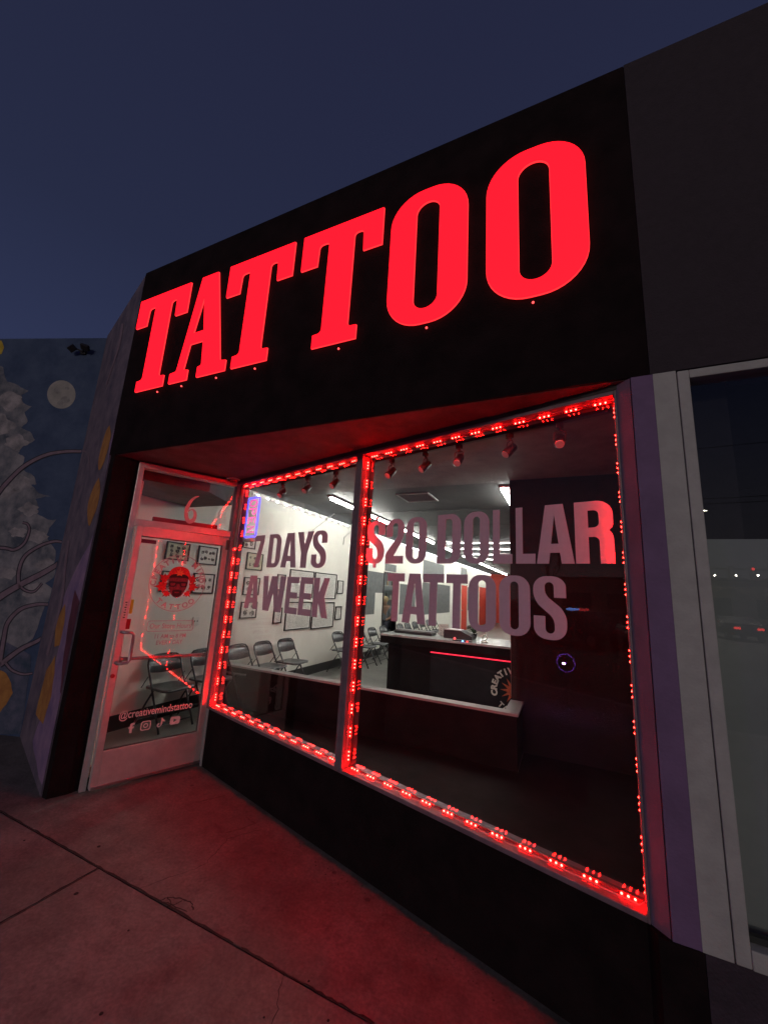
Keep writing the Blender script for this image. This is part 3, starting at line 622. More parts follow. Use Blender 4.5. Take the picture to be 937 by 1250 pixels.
# ---- wall pictures
def picture(y0, y1, z0, z1, label, kind, group, cream=False, th=.02):
    t = thing('framed_picture', label, 'picture', (XL, (y0 + y1) / 2, z0), 0, group)
    hy = (y1 - y0) / 2; h = z1 - z0; b2 = B(); f = .016 if kind != 'board' else .02
    b2.box((.002, -hy, 0), (th, hy, f)); b2.box((.002, -hy, h - f), (th, hy, h)); b2.box((.002, -hy, f), (th, -hy + f, h - f)); b2.box((.002, hy - f, f), (th, hy, h - f))
    b2.done('frame', M['pframe'], t)
    B().box((.003, -hy + f, f), (.010, hy - f, h - f)).done('sheet', M['paperc' if cream else 'paper'], t)
    d_ = B(); W2 = hy - f - .02
    if kind == 'flash':                        # grid of small ink drawings
        nx = random.choice((2, 3, 4)); nz = random.choice((2, 3))
        for i in range(nx):
            for j in range(nz):
                cy_ = -W2 + (i + .5) * 2 * W2 / nx; cz_ = f + .02 + (j + .5) * (h - 2 * f - .04) / nz
                cy_ += random.uniform(-.008, .008); cz_ += random.uniform(-.008, .008)
                for q in range(random.randint(5, 11)):
                    a = random.uniform(0, 2 * PI); rr = random.uniform(.15, 1.15) * min(W2 / nx, h / nz / 2) * .8
                    k2_ = random.uniform(.5, 1.5); pts = [(.0125, cy_ + rr * math.cos(a + s_ * k2_) * (1 - .12 * s_), cz_ + rr * math.sin(a + s_ * k2_) * (1 - .15 * s_)) for s_ in range(5)]
                    d_.tube(pts, random.choice((.002, .003, .0045)), 4)
        d_.done('drawings', M['ink'], t)
    else:                                      # close lines of writing
        z = f + .025
        while z < h - f - .02:
            y = -W2
            while y < W2 - .02:
                l_ = min(random.uniform(.02, .07), W2 - y)
                d_.box((.0102, y, z), (.0112, y + l_, z + random.uniform(.004, .008))); y += l_ + random.uniform(.008, .025)
            z += .021
        d_.done('writing', M['inkl'], t)
    return t
picture(3.29, 3.63, 1.93, 2.155, 'cream sheet of small drawings, upper left one seen through the door glass', 'flash', 'framed drawings behind the door', True)
picture(3.77, 4.09, 1.91, 2.16, 'white sheet of six drawings, upper right one seen through the door glass', 'flash', 'framed drawings behind the door')
picture(3.29, 3.62, 1.53, 1.79, 'framed drawing half hidden behind the face emblem on the door', 'flash', 'framed drawings behind the door')
picture(3.75, 4.10, 1.52, 1.79, 'framed drawings lower right behind the round door emblem', 'flash', 'framed drawings behind the door')
picture(4.55, 4.82, 2.225, 2.41, 'small drawing sheet just under the neon sign, topmost of its column', 'flash', 'framed drawings beside the neon sign')
picture(4.67, 5.03, 1.90, 2.17, 'framed leaf drawings behind the figure 7, second from top of its column', 'flash', 'framed drawings beside the neon sign', True)
picture(4.67, 5.02, 1.51, 1.785, 'framed drawings behind the first letter A, third down its column', 'flash', 'framed drawings beside the neon sign')
picture(4.67, 5.02, 1.16, 1.41, 'lowest framed drawing sheet of the column, nearest the chairs', 'flash', 'framed drawings beside the neon sign')
picture(5.77, 6.52, 1.48, 1.985, 'large framed board of writing, upper left of the block of four', 'board', 'large framed boards')
picture(6.56, 7.38, 1.46, 1.98, 'large framed board of writing, upper right of the block of four', 'board', 'large framed boards')
picture(5.76, 6.53, .91, 1.405, 'large framed board of writing, lower left of the block of four', 'board', 'large framed boards')
picture(6.57, 7.37, .885, 1.395, 'large framed board of writing, lower right of the block of four', 'board', 'large framed boards')
picture(5.44, 5.66, 1.60, 1.875, 'small framed certificate left of the upper large boards', 'board', 'small framed certificates')
picture(5.44, 5.66, 1.045, 1.31, 'small framed certificate left of the lower large boards', 'board', 'small framed certificates')
picture(7.44, 7.68, 1.575, 1.86, 'small framed certificate right of the upper large boards', 'board', 'small framed certificates')
picture(7.43, 7.68, 1.025, 1.305, 'small framed certificate right of the lower large boards', 'board', 'small framed certificates')
ot = thing('wall_outlet', 'white twin socket plate on the wall above the chairs by the door', 'outlet', (XL, 3.89, 1.105))
B().box((.001, -.05, 0), (.012, .05, .11), .004).done('plate', M['paper'], ot); B().box((.0122, -.028, .045), (.014, -.014, .065)).box((.0122, .014, .045), (.014, .028, .065)).done('sockets', M['ink'], ot)
wo = thing('wall_ornament', 'small brown carved ornament hanging on the white wall beside the mullion', 'ornament', (XL, 8.05, 1.55))
B().ball((.03, 0, -.12), .075, 2, (.5, .8, 2.2)).done('lower_piece', M['hair'], wo); B().ball((.03, .03, .42), .05, 2, (.5, .8, 1.8)).done('upper_piece', M['hair'], wo)

# ---- folding chairs
def make_chair(label, loc, rz):
    t = thing('folding_chair', label, 'chair', loc, rz, 'black folding chairs along the wall'); t.scale = (1, 1, .95)
    hw_ = .205; r = .0115
    # main frame: front foot -> up and back to rounded top -> other side
    def side(x): return [(x, .205, 0.004), (x, .10, .20), (x, -.045, .47), (x, -.14, .64)]
    top = [(-hw_, -.165, .70), (-hw_ + .012, -.185, .755), (-hw_ + .05, -.195, .79), (-hw_ + .11, -.2, .80), (0, -.2, .803), (hw_ - .11, -.2, .80), (hw_ - .05, -.195, .79), (hw_ - .012, -.185, .755), (hw_, -.165, .70)]
    B().tube(side(-hw_) + top + side(hw_)[::-1], r, 8).done('frame', M['chair'], t, True)
    for s_ in (-1, 1):
        x = s_ * (hw_ + .022)
        B().tube([(x, -.235, .004), (x, -.06, .30), (x, .03, .435)], .0105, 8).done('rear_leg', M['chair'], t, True)
        B().tube([(s_ * (hw_ + .024), -.19, .44), (s_ * (hw_ + .024), -.095, .575)], .006, 6).done('hinge_bar', M['chair'], t, True)
    B().cyl((-hw_, .165, .085), (hw_, .165, .085), .008, 8).cyl((-hw_ - .02, -.185, .09), (hw_ + .02, -.185, .09), .008, 8).done('cross_bars', M['chair'], t)
    # seat: dished rounded pan
    b2 = bmesh.new(); lp = rounded([(-.195, -.20, .06), (.195, -.20, .06), (.20, .20, .07), (-.20, .20, .07)], 5)
    up = [b2.verts.new((x, y, .448 + .012 * (1 if y > 0 else .3))) for x, y in lp]; lo = [b2.verts.new((x, y, .430)) for x, y in lp]
    mid = [b2.verts.new((x * .86, y * .86, .447)) for x, y in lp]; ce = b2.verts.new((0, 0, .436)); n = len(lp)
    for i in range(n):
        j = (i + 1) % n; b2.faces.new((up[i], up[j], mid[j], mid[i])); b2.faces.new((mid[i], mid[j], ce)); b2.faces.new((lo[j], lo[i], up[i], up[j]))
    b2.faces.new(lo[::-1]); finish('seat', b2, M['seatp'], t, True)
    # curved back panel
    b2 = bmesh.new(); cols = []
    for i in range(13):
        u_ = -1 + 2 * i / 12; x = u_ * (hw_ - .006); cz_ = (1 - abs(u_) ** 4) ; zt = .735 + .055 * cz_; zb = .615 - .022 * (1 - u_ * u_)
        col = []
        for z in (zb, (zb + zt) / 2, zt):
            yy = -.125 - (z - .6) * .42 - .030 * (1 - u_ * u_); col.append((b2.verts.new((x, yy, z)), b2.verts.new((x, yy + .006, z))))
        cols.append(col)
    for a, c in zip(cols, cols[1:]):
        for k_ in range(2):
            b2.faces.new((a[k_][0], c[k_][0], c[k_ + 1][0], a[k_ + 1][0])); b2.faces.new((a[k_][1], a[k_ + 1][1], c[k_ + 1][1], c[k_][1]))
        b2.faces.new((a[0][0], a[0][1], c[0][1], c[0][0])); b2.faces.new((a[2][0], c[2][0], c[2][1], a[2][1]))
    finish('backrest', b2, M['seatp'], t, True)
    return t
def dup(root, label, loc, rz):
    r = root.copy(); C.objects.link(r); r.location = loc; r.rotation_euler = (0, 0, rz); r['label'] = label
    for ch in list(root.children):
        c = ch.copy(); C.objects.link(c); c.parent = r
    return r
FX = -PI / 2          # facing +x
chs = [('black folding chair, left one seen through the door glass', (-4.20, 3.42)), ('black folding chair, right one seen through the door glass', (-4.18, 3.98)),
       ('black folding chair half hidden by the window jamb at far left of the pane', (-4.16, 4.56)), ('black folding chair, middle of the three under the framed drawings', (-4.14, 5.07)),
       ('black folding chair standing farthest right of the three under the drawings', (-4.12, 5.60)), ('black folding chair directly left of the central mullion', (-4.12, 7.28)),
       ('black folding chair directly right of the central mullion', (-4.06, 8.12)), ('black folding chair next to the grey painted squares', (-4.06, 8.76)),
       ('black folding chair half hidden by the left end of the counter', (-4.06, 9.40))]
ch0 = None
for i, (lb, (x, y)) in enumerate(chs):
    rz = FX + random.uniform(-.06, .06)
    if ch0 is None: ch0 = make_chair(lb, (x, y, .05), rz)
    else: dup(ch0, lb, (x, y, .05), rz)
nm = ['first', 'second', 'third', 'fourth', 'fifth', 'sixth']
for i, px in enumerate((488, 497, 506, 514.5, 522.5, 530)):
    q = on(px, 768, (1, 0, 0), (-4.22, 0, 0))
    dup(ch0, 'chair back peeping over the counter, %s from the doorway' % nm[i], (-4.05, q.y, .05), FX)
dup(ch0, 'black folding chair against the red wall at the back of the shop', (-2.6, 24.6, .05), PI - .2)
dup(ch0, 'black folding chair right of the other at the red back wall', (-1.9, 24.5, .05), PI + .1)

# ---- things on the counter
def onc(px, y=6.6): q = on(px, 780, (0, 1, 0), (0, y, 0)); return q.x
cb = thing('cash_drawer', 'flat black case lying on the counter top', 'case', (onc(505, 6.75), 6.75, .986))
B().box((-.32, -.14, 0), (.36, .14, .045), .008).done('case_body', M['fixture'], cb); B().box((-.30, -.12, .046), (.34, .12, .060), .006).done('lid', M['alud'], cb)
cs = thing('display_card', 'small black and white picture card standing on the counter', 'card', (onc(541, 6.9), 6.9, .986), .15)
B().box((-.085, -.006, .003), (.085, .006, .20), .002).done('card', M['paper'], cs); dr = B()
for i in range(26): 
    a = random.uniform(0, 6.3); x = random.uniform(-.06, .06); z = random.uniform(.03, .17); dr.tube([(x, -.008, z), (x + .02 * math.cos(a), -.008, z + .02 * math.sin(a))], .003, 4)
dr.done('drawing', M['ink'], cs); B().box((-.05, 0, 0), (.05, .06, .004)).done('foot', M['fixture'], cs)
tr = thing('desk_printer', 'dark low machine with sloping lid on the counter', 'printer', (onc(556, 6.75), 6.75, .986))
pb = bmesh.new()
B_ = B(); B_.bm = pb
prof = [(-.17, 0), (.30, 0), (.30, .05), (.12, .13), (-.17, .13)]
lo = [pb.verts.new((x, -.14, z)) for x, z in prof]; hi = [pb.verts.new((x, .14, z)) for x, z in prof]
pb.faces.new(lo); pb.faces.new(hi[::-1])
for i in range(5): pb.faces.new((lo[i], lo[(i + 1) % 5], hi[(i + 1) % 5], hi[i]))
finish('machine_body', pb, M['fixture'], tr)
B().box((-.15, -.12, .132), (.11, .12, .142), .004).done('lid', M['alu'], tr)
gl_ = thing('stand_in_gadget', 'made-up gadget whose red and blue glow stands in for reflected lights', 'gadget', (onc(565, 6.36), 6.36, .986))  # added glows in place of red and blue lights reflected in the glass
B().box((-.16, -.025, 0), (.14, .025, .018), .004).done('case', M['fixture'], gl_)
B().ball((-.13, -.02, .035), .018).done('red_light', M['lredhot'], gl_); B().ball((-.0, -.028, .004), .016).done('blue_light', M['lblue'], gl_); B().ball((.07, -.028, .004), .015).done('red_light', M['lredhot'], gl_)
pl = thing('potted_plant', 'small dark potted plant on the counter beside the machine', 'plant', (onc(578, 6.95), 6.95, .986))
B().tube([(0, 0, 0), (0, 0, .08)], [.04, .055], 12).done('pot', M['fixture'], pl)
lf = B()
for i in range(26):
    a = random.uniform(0, 2 * PI); l_ = random.uniform(.06, .15); k_ = random.uniform(.3, 1.2)
    lf.tube([(0, 0, .08), (l_ * .5 * math.cos(a), l_ * .5 * math.sin(a), .08 + l_ * k_), (l_ * math.cos(a), l_ * math.sin(a), .06 + l_ * k_)], [.004, .010, .002], 5)
lf.done('leaves', mat('dark_leaf', (.05, .08, .04), .6, var=.4), pl)
wm = thing('ring_ornament', 'small white ring shaped ornament standing on the counter top', 'ornament', (onc(591, 6.5), 6.5, .986))
B().tube([(.035 * math.cos(a), 0, .075 + .04 * math.sin(a)) for a in [2 * PI * i / 20 for i in range(20)]], .009, 8, True).done('ring', M['paper'], wm); B().tube([(.0, 0, .11), (.02, 0, .15)], .008, 6).box((-.05, -.03, 0), (.05, .03, .02), .004).done('stand', M['paper'], wm)

# ---- person sitting in the side room, seen in the doorway
def person():
    def P_(px, py, x): return on(px, py, (1, 0, 0), (x, 0, 0))
    X0 = -5.0
    root = thing('person', 'person in grey shirt and dark trousers sitting bent forward in the side doorway', 'person', (X0, 10.75, 0))
    sk = {}
    J_ = {'pel': (0, 0, .66), 'sp': (-.02, -.05, .82), 'ch': (-.01, -.13, 1.05), 'nk': (0, -.20, 1.18), 'hd': (.02, -.26, 1.28), 'ht': (.03, -.30, 1.38),
          'sL': (.17, -.15, 1.10), 'eL': (.26, -.22, .86), 'hL': (.20, -.42, .78), 'fL': (.19, -.50, .77),
          'sR': (-.17, -.15, 1.10), 'eR': (-.24, -.26, .86), 'hR': (-.12, -.44, .80), 'fR': (-.10, -.52, .79),
          'pL': (.11, -.02, .64), 'kL': (.17, -.42, .66), 'aL': (.16, -.38, .24), 'tL': (.17, -.52, .20), 'pR': (-.11, -.02, .64), 'kR': (-.16, -.40, .62), 'aR': (-.18, -.36, .16), 'tR': (-.18, -.50, .12)}
    R_ = {'pel': .15, 'sp': .135, 'ch': .15, 'nk': .055, 'hd': .085, 'ht': .07, 'sL': .062, 'eL': .045, 'hL': .03, 'fL': .03, 'sR': .062, 'eR': .045, 'hR': .03, 'fR': .03, 'pL': .095, 'kL': .068, 'aL': .042, 'tL': .038, 'pR': .095, 'kR': .068, 'aR': .042, 'tR': .038}
    def skin(name, keys, edges, mt, k_=1.0):
        me = bpy.data.meshes.new(name); me.from_pydata([J_[q] for q in keys], [(keys.index(a), keys.index(b_)) for a, b_ in edges], [])
        o = bpy.data.objects.new(name, me); C.objects.link(o)
        md = o.modifiers.new('s', 'SKIN'); md.use_smooth_shade = True
        for i, q in enumerate(keys): me.skin_vertices[0].data[i].radius = (R_[q] * k_,) * 2; me.skin_vertices[0].data[i].use_root = (i == 0)
        o.modifiers.new('u', 'SUBSURF').levels = 2; o.modifiers['u'].render_levels = 2
        dg = bpy.context.evaluated_depsgraph_get(); m2 = bpy.data.meshes.new_from_object(o.evaluated_get(dg)); bpy.data.objects.remove(o)
        return link(name, m2, mt, root, True)
    allk = list(J_)
    E_ = [('pel', 'sp'), ('sp', 'ch'), ('ch', 'nk'), ('nk', 'hd'), ('hd', 'ht'), ('ch', 'sL'), ('sL', 'eL'), ('eL', 'hL'), ('hL', 'fL'), ('ch', 'sR'), ('sR', 'eR'), ('eR', 'hR'), ('hR', 'fR'), ('pel', 'pL'), ('pL', 'kL'), ('kL', 'aL'), ('aL', 'tL'), ('pel', 'pR'), ('pR', 'kR'), ('kR', 'aR'), ('aR', 'tR')]
    skin('body', allk, E_, M['skin'])
    skin('shirt', ['pel', 'sp', 'ch', 'sL', 'eL', 'sR', 'eR'], [('pel', 'sp'), ('sp', 'ch'), ('ch', 'sL'), ('sL', 'eL'), ('ch', 'sR'), ('sR', 'eR')], M['shirt'], 1.12)
    skin('trousers', ['pel', 'pL', 'kL', 'aL', 'pR', 'kR', 'aR'], [('pel', 'pL'), ('pL', 'kL'), ('kL', 'aL'), ('pel', 'pR'), ('pR', 'kR'), ('kR', 'aR')], M['jeans'], 1.14)
    B().ball((.02, -.25, 1.345), .11, 3, (.92, 1.05, .9)).done('hair', M['hair'], root, True)
    B().ball((.17, -.50, .19), .06, 2, (.8, 1.7, .8)).done('shoe', M['shoe'], root, True); B().ball((-.18, -.48, .11), .06, 2, (.8, 1.7, .8)).done('shoe', M['shoe'], root, True)
    return root
pr = person(); pr.location = (-4.95, 11.22, .10)
sl = thing('work_stool', 'round black stool under the sitting person', 'stool', (-4.95, 11.27, .05))
B().tube([(0, 0, .56), (0, 0, .60)], [.17, .17], 20).done('seat', M['fixture'], sl); B().cyl((0, 0, .05), (0, 0, .559), .025).done('post', M['steel'], sl)
for k in range(5): B().tube([(0, 0, .06), (.24 * math.cos(k * 1.257), .24 * math.sin(k * 1.257), .035)], .014, 6).done('leg', M['fixture'], sl)
t = thing('fluorescent_light', 'added tube light brightening the side room from its ceiling', 'ceiling light', (-6.2, 10.2, CZ), 0)  # unseen fixture, put in to brighten the side room
B().box((-.08, 0, -.035), (.08, 1.5, 0), .006).done('housing', M['alu'], t); B().cyl((0, .04, -.055), (0, 1.46, -.055), .019, 10).done('tube', M['tube'], t)
sh = thing('cluttered_shelf', 'shelves crowded with bottles and props in the side room', 'shelf', (-5.9, 12.55, 0))
for z in (.5, .95, 1.4, 1.85): B().box((-.75, -.2, z), (.9, .2, z + .025)).done('shelf_board', M['paper'], sh)
for x in (-.75, .87): B().box((x, -.2, 0), (x + .03, .2, 2.2)).done('side_panel', M['paper'], sh)
for i in range(34):
    z = (.525, .975, 1.425, 1.875)[i % 4]; x = -.65 + 1.4 * (i // 4) / 8.5 + random.uniform(-.03, .03); h_ = random.uniform(.12, .28); r_ = random.uniform(.03, .05)
    tag(B().tube([(-5.9 + x, 12.5, z + .001), (-5.9 + x, 12.5, z + h_ * .7), (-5.9 + x, 12.5, z + h_ * .78), (-5.9 + x, 12.5, z + h_)], [r_, r_, r_ * .4, r_ * .4], 8).done('bottle', [M['paper'], M['ink'], M['hair'], M['fixture'], M['cap']][i % 5]), 'bottle standing on the crowded shelves in the side room', 'bottle', 'bottles on the side room shelves')

# ============================================================ SHOP WINDOWS
def led_module_mesh():
    b2 = B(); b2.box((-.036, -.009, 0), (.036, .009, .005), .002); me = bpy.data.meshes.new('led_body'); b2.bm.to_mesh(me); b2.bm.free(); me.materials.append(M['ledbody'])
    bm2 = bmesh.new()
    for x in (-.024, 0, .024):
        g2 = bmesh.ops.create_icosphere(bm2, subdivisions=1, radius=.0052)
        for v in g2['verts']: v.co += V((x, 0, .0075))
    bmesh.ops.recalc_face_normals(bm2, faces=bm2.faces)
    md = bpy.data.meshes.new('led_dots'); bm2.to_mesh(md); bm2.free(); md.materials.append(M['dot'])
    return me, md
LB, LD = led_module_mesh()
GY = .052; FO = -.03; BK = .11
ZB, ZT = .503, 2.735
def window(u0, u1, name_lbl, left):
    t = thing('shop_window', name_lbl, 'window', wA, WR)
    fw = .05; fi = .045
    jl = .06 if left else .034; jr = .033 if left else .010
    a, b_ = u0, u1
    B().box((a, FO, ZB), (a + jl, BK, ZT), .003).done('jamb', M['winf'], t)
    B().box((b_ - jr, FO, ZB), (b_, BK, ZT), .003).done('jamb', M['winf'], t)
    B().box((a + jl, FO, ZB), (b_ - jr, BK, ZB + .024), .003).done('sill', M['winf'], t)
    B().box((a + jl, FO, ZT - .022), (b_ - jr, BK, ZT), .003).done('head_rail', M['winf'], t)
    x0, x1, z0, z1 = a + jl, b_ - jr, ZB + .024, ZT - .022
    pn = B().box((x0 + .001, GY - .003, z0 + .001), (x1 - .001, GY + .003, z1 - .001)).done('pane', M['glass'], t)
    # rubber bead
    bd = B()
    for q0, q1 in (((x0, GY - .01, z0), (x0 + .007, GY + .01, z1)), ((x1 - .007, GY - .01, z0), (x1, GY + .01, z1)), ((x0 + .007, GY - .01, z0), (x1 - .007, GY + .01, z0 + .007)), ((x0 + .007, GY - .01, z1 - .007), (x1 - .007, GY + .01, z1))): bd.box(q0, q1)
    bd.done('glazing_bead', M['alud'], t)
    # LED string around the opening
    ledt = thing('led_light_string', 'string of red light modules around the %s pane of the shop window' % ('narrow left' if left else 'right hand'), 'light string', wA, WR, 'red light strings framing the panes')
    yy = .024
    per = []
    nz = 15; nx = 12
    for i in range(nz): 
        z = z0 + (z1 - z0) * (i + .5) / nz
        per.append(((x0 + .001, yy, z), (0, PI / 2, 0), 'L')); per.append(((x1 - .001, yy, z), (0, -PI / 2, 0), 'R'))
    for i in range(nx):
        x = x0 + (x1 - x0) * (i + .5) / nx
        per.append(((x, yy, z0 + .001), (0, 0, 0), 'B')); per.append(((x, yy, z1 - .001), (PI, 0, 0), 'T'))
    for loc, rot, _s in per:
        o = bpy.data.objects.new('led_module', LB); C.objects.link(o); o.parent = ledt; o.location = loc; o.rotation_euler = rot
        d2 = bpy.data.objects.new('led_lens', LD); C.objects.link(d2); d2.parent = o
    cb2 = B(); e_ = .006
    cb2.tube([(x0 + e_, yy - .016, z0 + e_ + .03), (x0 + e_, yy - .016, z1 - e_), (x1 - e_, yy - .016, z1 - e_), (x1 - e_, yy - .016, z0 + .03), (x1 - .03, yy - .016, z0 + e_), (x0 + .03, yy - .016, z0 + e_)], .0028, 6)
    cb2.done('cable', mat('clear_tubing', (.5, .3, .3), .25, var=.1), ledt)
    return t, pn
w1, pane1 = window(0.004, 1.836, 'narrower left pane of the shop window lettered 7 DAYS A WEEK', True)
w2, pane2 = window(1.839, 3.570, 'wider right pane of the shop window lettered $20 DOLLAR TATTOOS', False)
def regl(u, z, y):                   # a spot sighted on the frame's face, carried back onto the pane
    p = wA + wdir * u + V((0, 0, z)); d = p - CP; t = ((wA + wn * y) - CP).dot(wn) / d.dot(wn); q = CP + d * t - wA
    return q.dot(wdir), q.z
def letters(txt_boxes, parent, z0_, z1_, y=GY - .0055):
    for ch, u0, u1 in txt_boxes:
        u0, z0 = regl(u0, z0_, y); u1, z1 = regl(u1, z1_, y)
        me = flat_mesh(imp(ch, u1 - u0, z1 - z0, .36 * (u1 - u0) if ch not in 'YKERLW' else .36 * (u1 - u0)), .0015)
        o = link('letter', me, M['vinyl'], parent); o.location = (u0, y, z0)
        if ch == '$':
            wd = (u1 - u0)
            for zz in ((-.028, -.0005), (z1 - z0 + .0005, z1 - z0 + .028)):
                B().box((wd * .42, -.00075, zz[0]), (wd * .60, .00075, zz[1])).done('letter_bar', M['vinyl'], parent).location = (u0, y, z0)
def lt(word, spans): return [(c, a, b_) for c, (a, b_) in zip(word, spans)]
letters(lt('7', [(.476, .640)]) + lt('DAYS', [(.712, .908), (.935, 1.20), (1.128, 1.355), (1.290, 1.515)]), pane1, 1.845, 2.150) if False else None
letters(lt('7', [(.470, .636)]) + lt('DAYS', [(.712, .905), (.925, 1.140), (1.130, 1.345), (1.335, 1.515)]), pane1, 1.848, 2.152)
letters(lt('A', [(.415, .640)]) + lt('WEEK', [(.690, 1.030), (1.046, 1.212), (1.228, 1.388), (1.402, 1.585)]), pane1, 1.466, 1.770)
letters(lt('$20', [(1.946, 2.112), (2.126, 2.282), (2.298, 2.463)]) + lt('DOLLAR', [(2.545, 2.710), (2.731, 2.893), (2.916, 3.028), (3.049, 3.153), (3.160, 3.344), (3.350, 3.520)]), pane2, 1.882, 2.190)
letters(lt('TATTOOS', [(2.158, 2.303), (2.292, 2.475), (2.450, 2.602), (2.618, 2.760), (2.768, 2.934), (2.952, 3.121), (3.138, 3.298)]), pane2, 1.506, 1.818)

# neon OPEN sign hung behind the left pane (letters run downwards)
def wl(px, py, off=.06): q = on(px, py, wn, wA + wn * off) - wA; return q.dot(wdir), q.z
u0, z1_ = wl(304, 609, .20); u1 = wl(317, 607, .20)[0]; z0_ = wl(309, 655, .20)[1]
ns = thing('neon_sign', 'vertical neon sign with blue border and pink letters behind the left pane', 'neon sign', wA + wdir * ((u0 + u1) / 2) + wn * .20 + V((0, 0, z0_)), WR)
hw_ = .115; hh = z1_ - z0_
B().tube([(x, 0, z) for x, z in rounded([(-hw_, 0, .03), (hw_, 0, .03), (hw_, hh, .03), (-hw_, hh, .03)], 4)], .010, 8, True).done('blue_border', M['blue'], ns)
cell = hh / 4.4
def neon(paths, i):
    b2 = B()
    for p in paths:
        pts = [((.5 - q[1]) * .13 * -1, .0, hh - cell * (.25 + i * 1.0) - q[0] * cell * .72) for q in p]
        b2.tube(pts, .0065, 6)
    b2.done('neon_letter', M['pink'], ns)
neon([[(.5 + .5 * math.cos(a), .5 + .5 * math.sin(a)) for a in [2 * PI * k / 16 for k in range(17)]]], 0)
neon([[(0, 0), (0, 1), (.7, 1), (.95, .75), (.7, .5), (0, .5)]], 1)
neon([[(.9, 0), (0, 0), (0, 1), (.9, 1)], [(0, .5), (.7, .5)]], 2)
neon([[(0, 0), (0, 1), (.9, 0), (.9, 1)]], 3)
B().tube([(-.05, 0, hh), (-.05, -.01, ZT - z0_ - .0)], .002, 4).tube([(.05, 0, hh), (.05, -.01, ZT - z0_)], .002, 4).done('hanging_wire', M['cable'], ns)
B().box((-.10, -.02, -.05), (.10, .02, -.02), .004).done('transformer', M['paper'], ns)

# track spots behind window head
tk = thing('light_track', 'dark metal light track along the inside of the window head', 'track', wA + wn * .22, WR)
B().box((.1, -.018, 2.735), (3.5, .018, 2.765), .003).done('rail', M['fixture'], tk)
spots = [(349, 'leftmost of the row', .25), (378, 'second from the left', .15), (411, 'third, just left of the mullion', -.1), (478, 'fourth, just right of the mullion', -.2), (519, 'fifth from the left', -.5), (560, 'sixth from the left', .1), (622, 'second from the right', -.6), (684, 'rightmost of the row', .2)]
sp0 = None
for px, lb, tilt in spots:
    uu, _ = wl(px, 560, .22)
    loc = wA + wn * .22 + wdir * uu + V((0, 0, 2.735))
    if sp0 is None:
        sp0 = thing('track_spotlight', 'black track spotlight, ' + lb, 'spotlight', loc, WR + tilt, 'black spotlights on the window track')
        B().box((-.02, -.016, -.03), (.02, .016, 0), .003).cyl((0, 0, -.05), (0, 0, -.03), .007, 8).done('adapter', M['rubber'], sp0)
        B().tube([(-.032, 0, -.115), (-.032, 0, -.062), (-.02, 0, -.05), (.02, 0, -.05), (.032, 0, -.062), (.032, 0, -.115)], .0035, 6).done('yoke', M['rubber'], sp0)
        sp_m = mat('black_spot_body', (.010, .009, .010), .45, var=.2)
        hd = B().tube([(0, 0, .0), (0, -.012, .01), (0, -.02, .02)][:0] or [(0, .035, .03), (0, .03, .036), (0, -.03, -.024), (0, -.034, -.028)], [.02, .027, .031, .027], 16).done('lamp_head', sp_m, sp0, True); hd.location = (0, 0, -.118)
        rg = B().tube([(0, -.0345, -.0285), (0, -.036, -.030)], [.026, .024], 16).done('lens_ring', M['alu'], sp0); rg.location = (0, 0, -.118)
    else: dup(sp0, 'black track spotlight, ' + lb, loc, WR + tilt)

# ============================================================ ENTRANCE DOOR
ef = thing('door_frame', 'pale metal door frame with glazed transom numbered 6', 'door frame', dA, DR)
B().box((0, -.05, .0), (.046, .06, 2.745), .003).done('jamb', M['alu'], ef)
B().box((.905, -.05, .0), (.925, .06, 2.745), .003).done('jamb', M['alu'], ef)
B().box((.046, -.05, 2.70), (.905, .06, 2.745), .003).done('head', M['alu'], ef)
B().box((.046, -.05, 2.15), (.905, .06, 2.215), .003).done('transom_bar', M['alu'], ef)
tp = B().box((.047, .0, 2.216), (.904, .006, 2.699)).done('transom_pane', M['glass'], ef)
B().box((.046, -.03, .0), (.905, .06, .022), .003).done('threshold', M['alud'], ef)
six = crv([(.555, 2.530), (.515, 2.505), (.478, 2.445), (.462, 2.37), (.470, 2.30), (.497, 2.262), (.527, 2.272), (.545, 2.31), (.540, 2.36), (.515, 2.385), (.488, 2.372), (.472, 2.345)])
o = link('number', flat_mesh([stroke(six, lambda t: .008 + .030 * math.sin(PI * min(1, t * 1.15)) ** .7 if t < .87 else .012)], .002), M['vinylr'], ef); o.location = (0, -.003, 0)
B().box((.20, .09, 2.20), (.80, .14, 2.275), .006).done('door_closer', M['cam_red'], ef)
B().cyl((.945, -.10, 2.04), (.945, -.10, 2.745), .022, 14).done('corner_tube', M['alud'], ef)
dmz = thing('sensor_dome', 'small round dome fitting at the corner where door frame meets window', 'dome fitting', wA + V((.03, -.10, SOF)))
B().ball((0, 0, -.005), .055, 3, (1, 1, .62)).done('dome', M['alud'], dmz, True); B().tube([(0, 0, -.012), (0, 0, -.002)], [.07, .07], 24).done('flange', M['alu'], dmz)

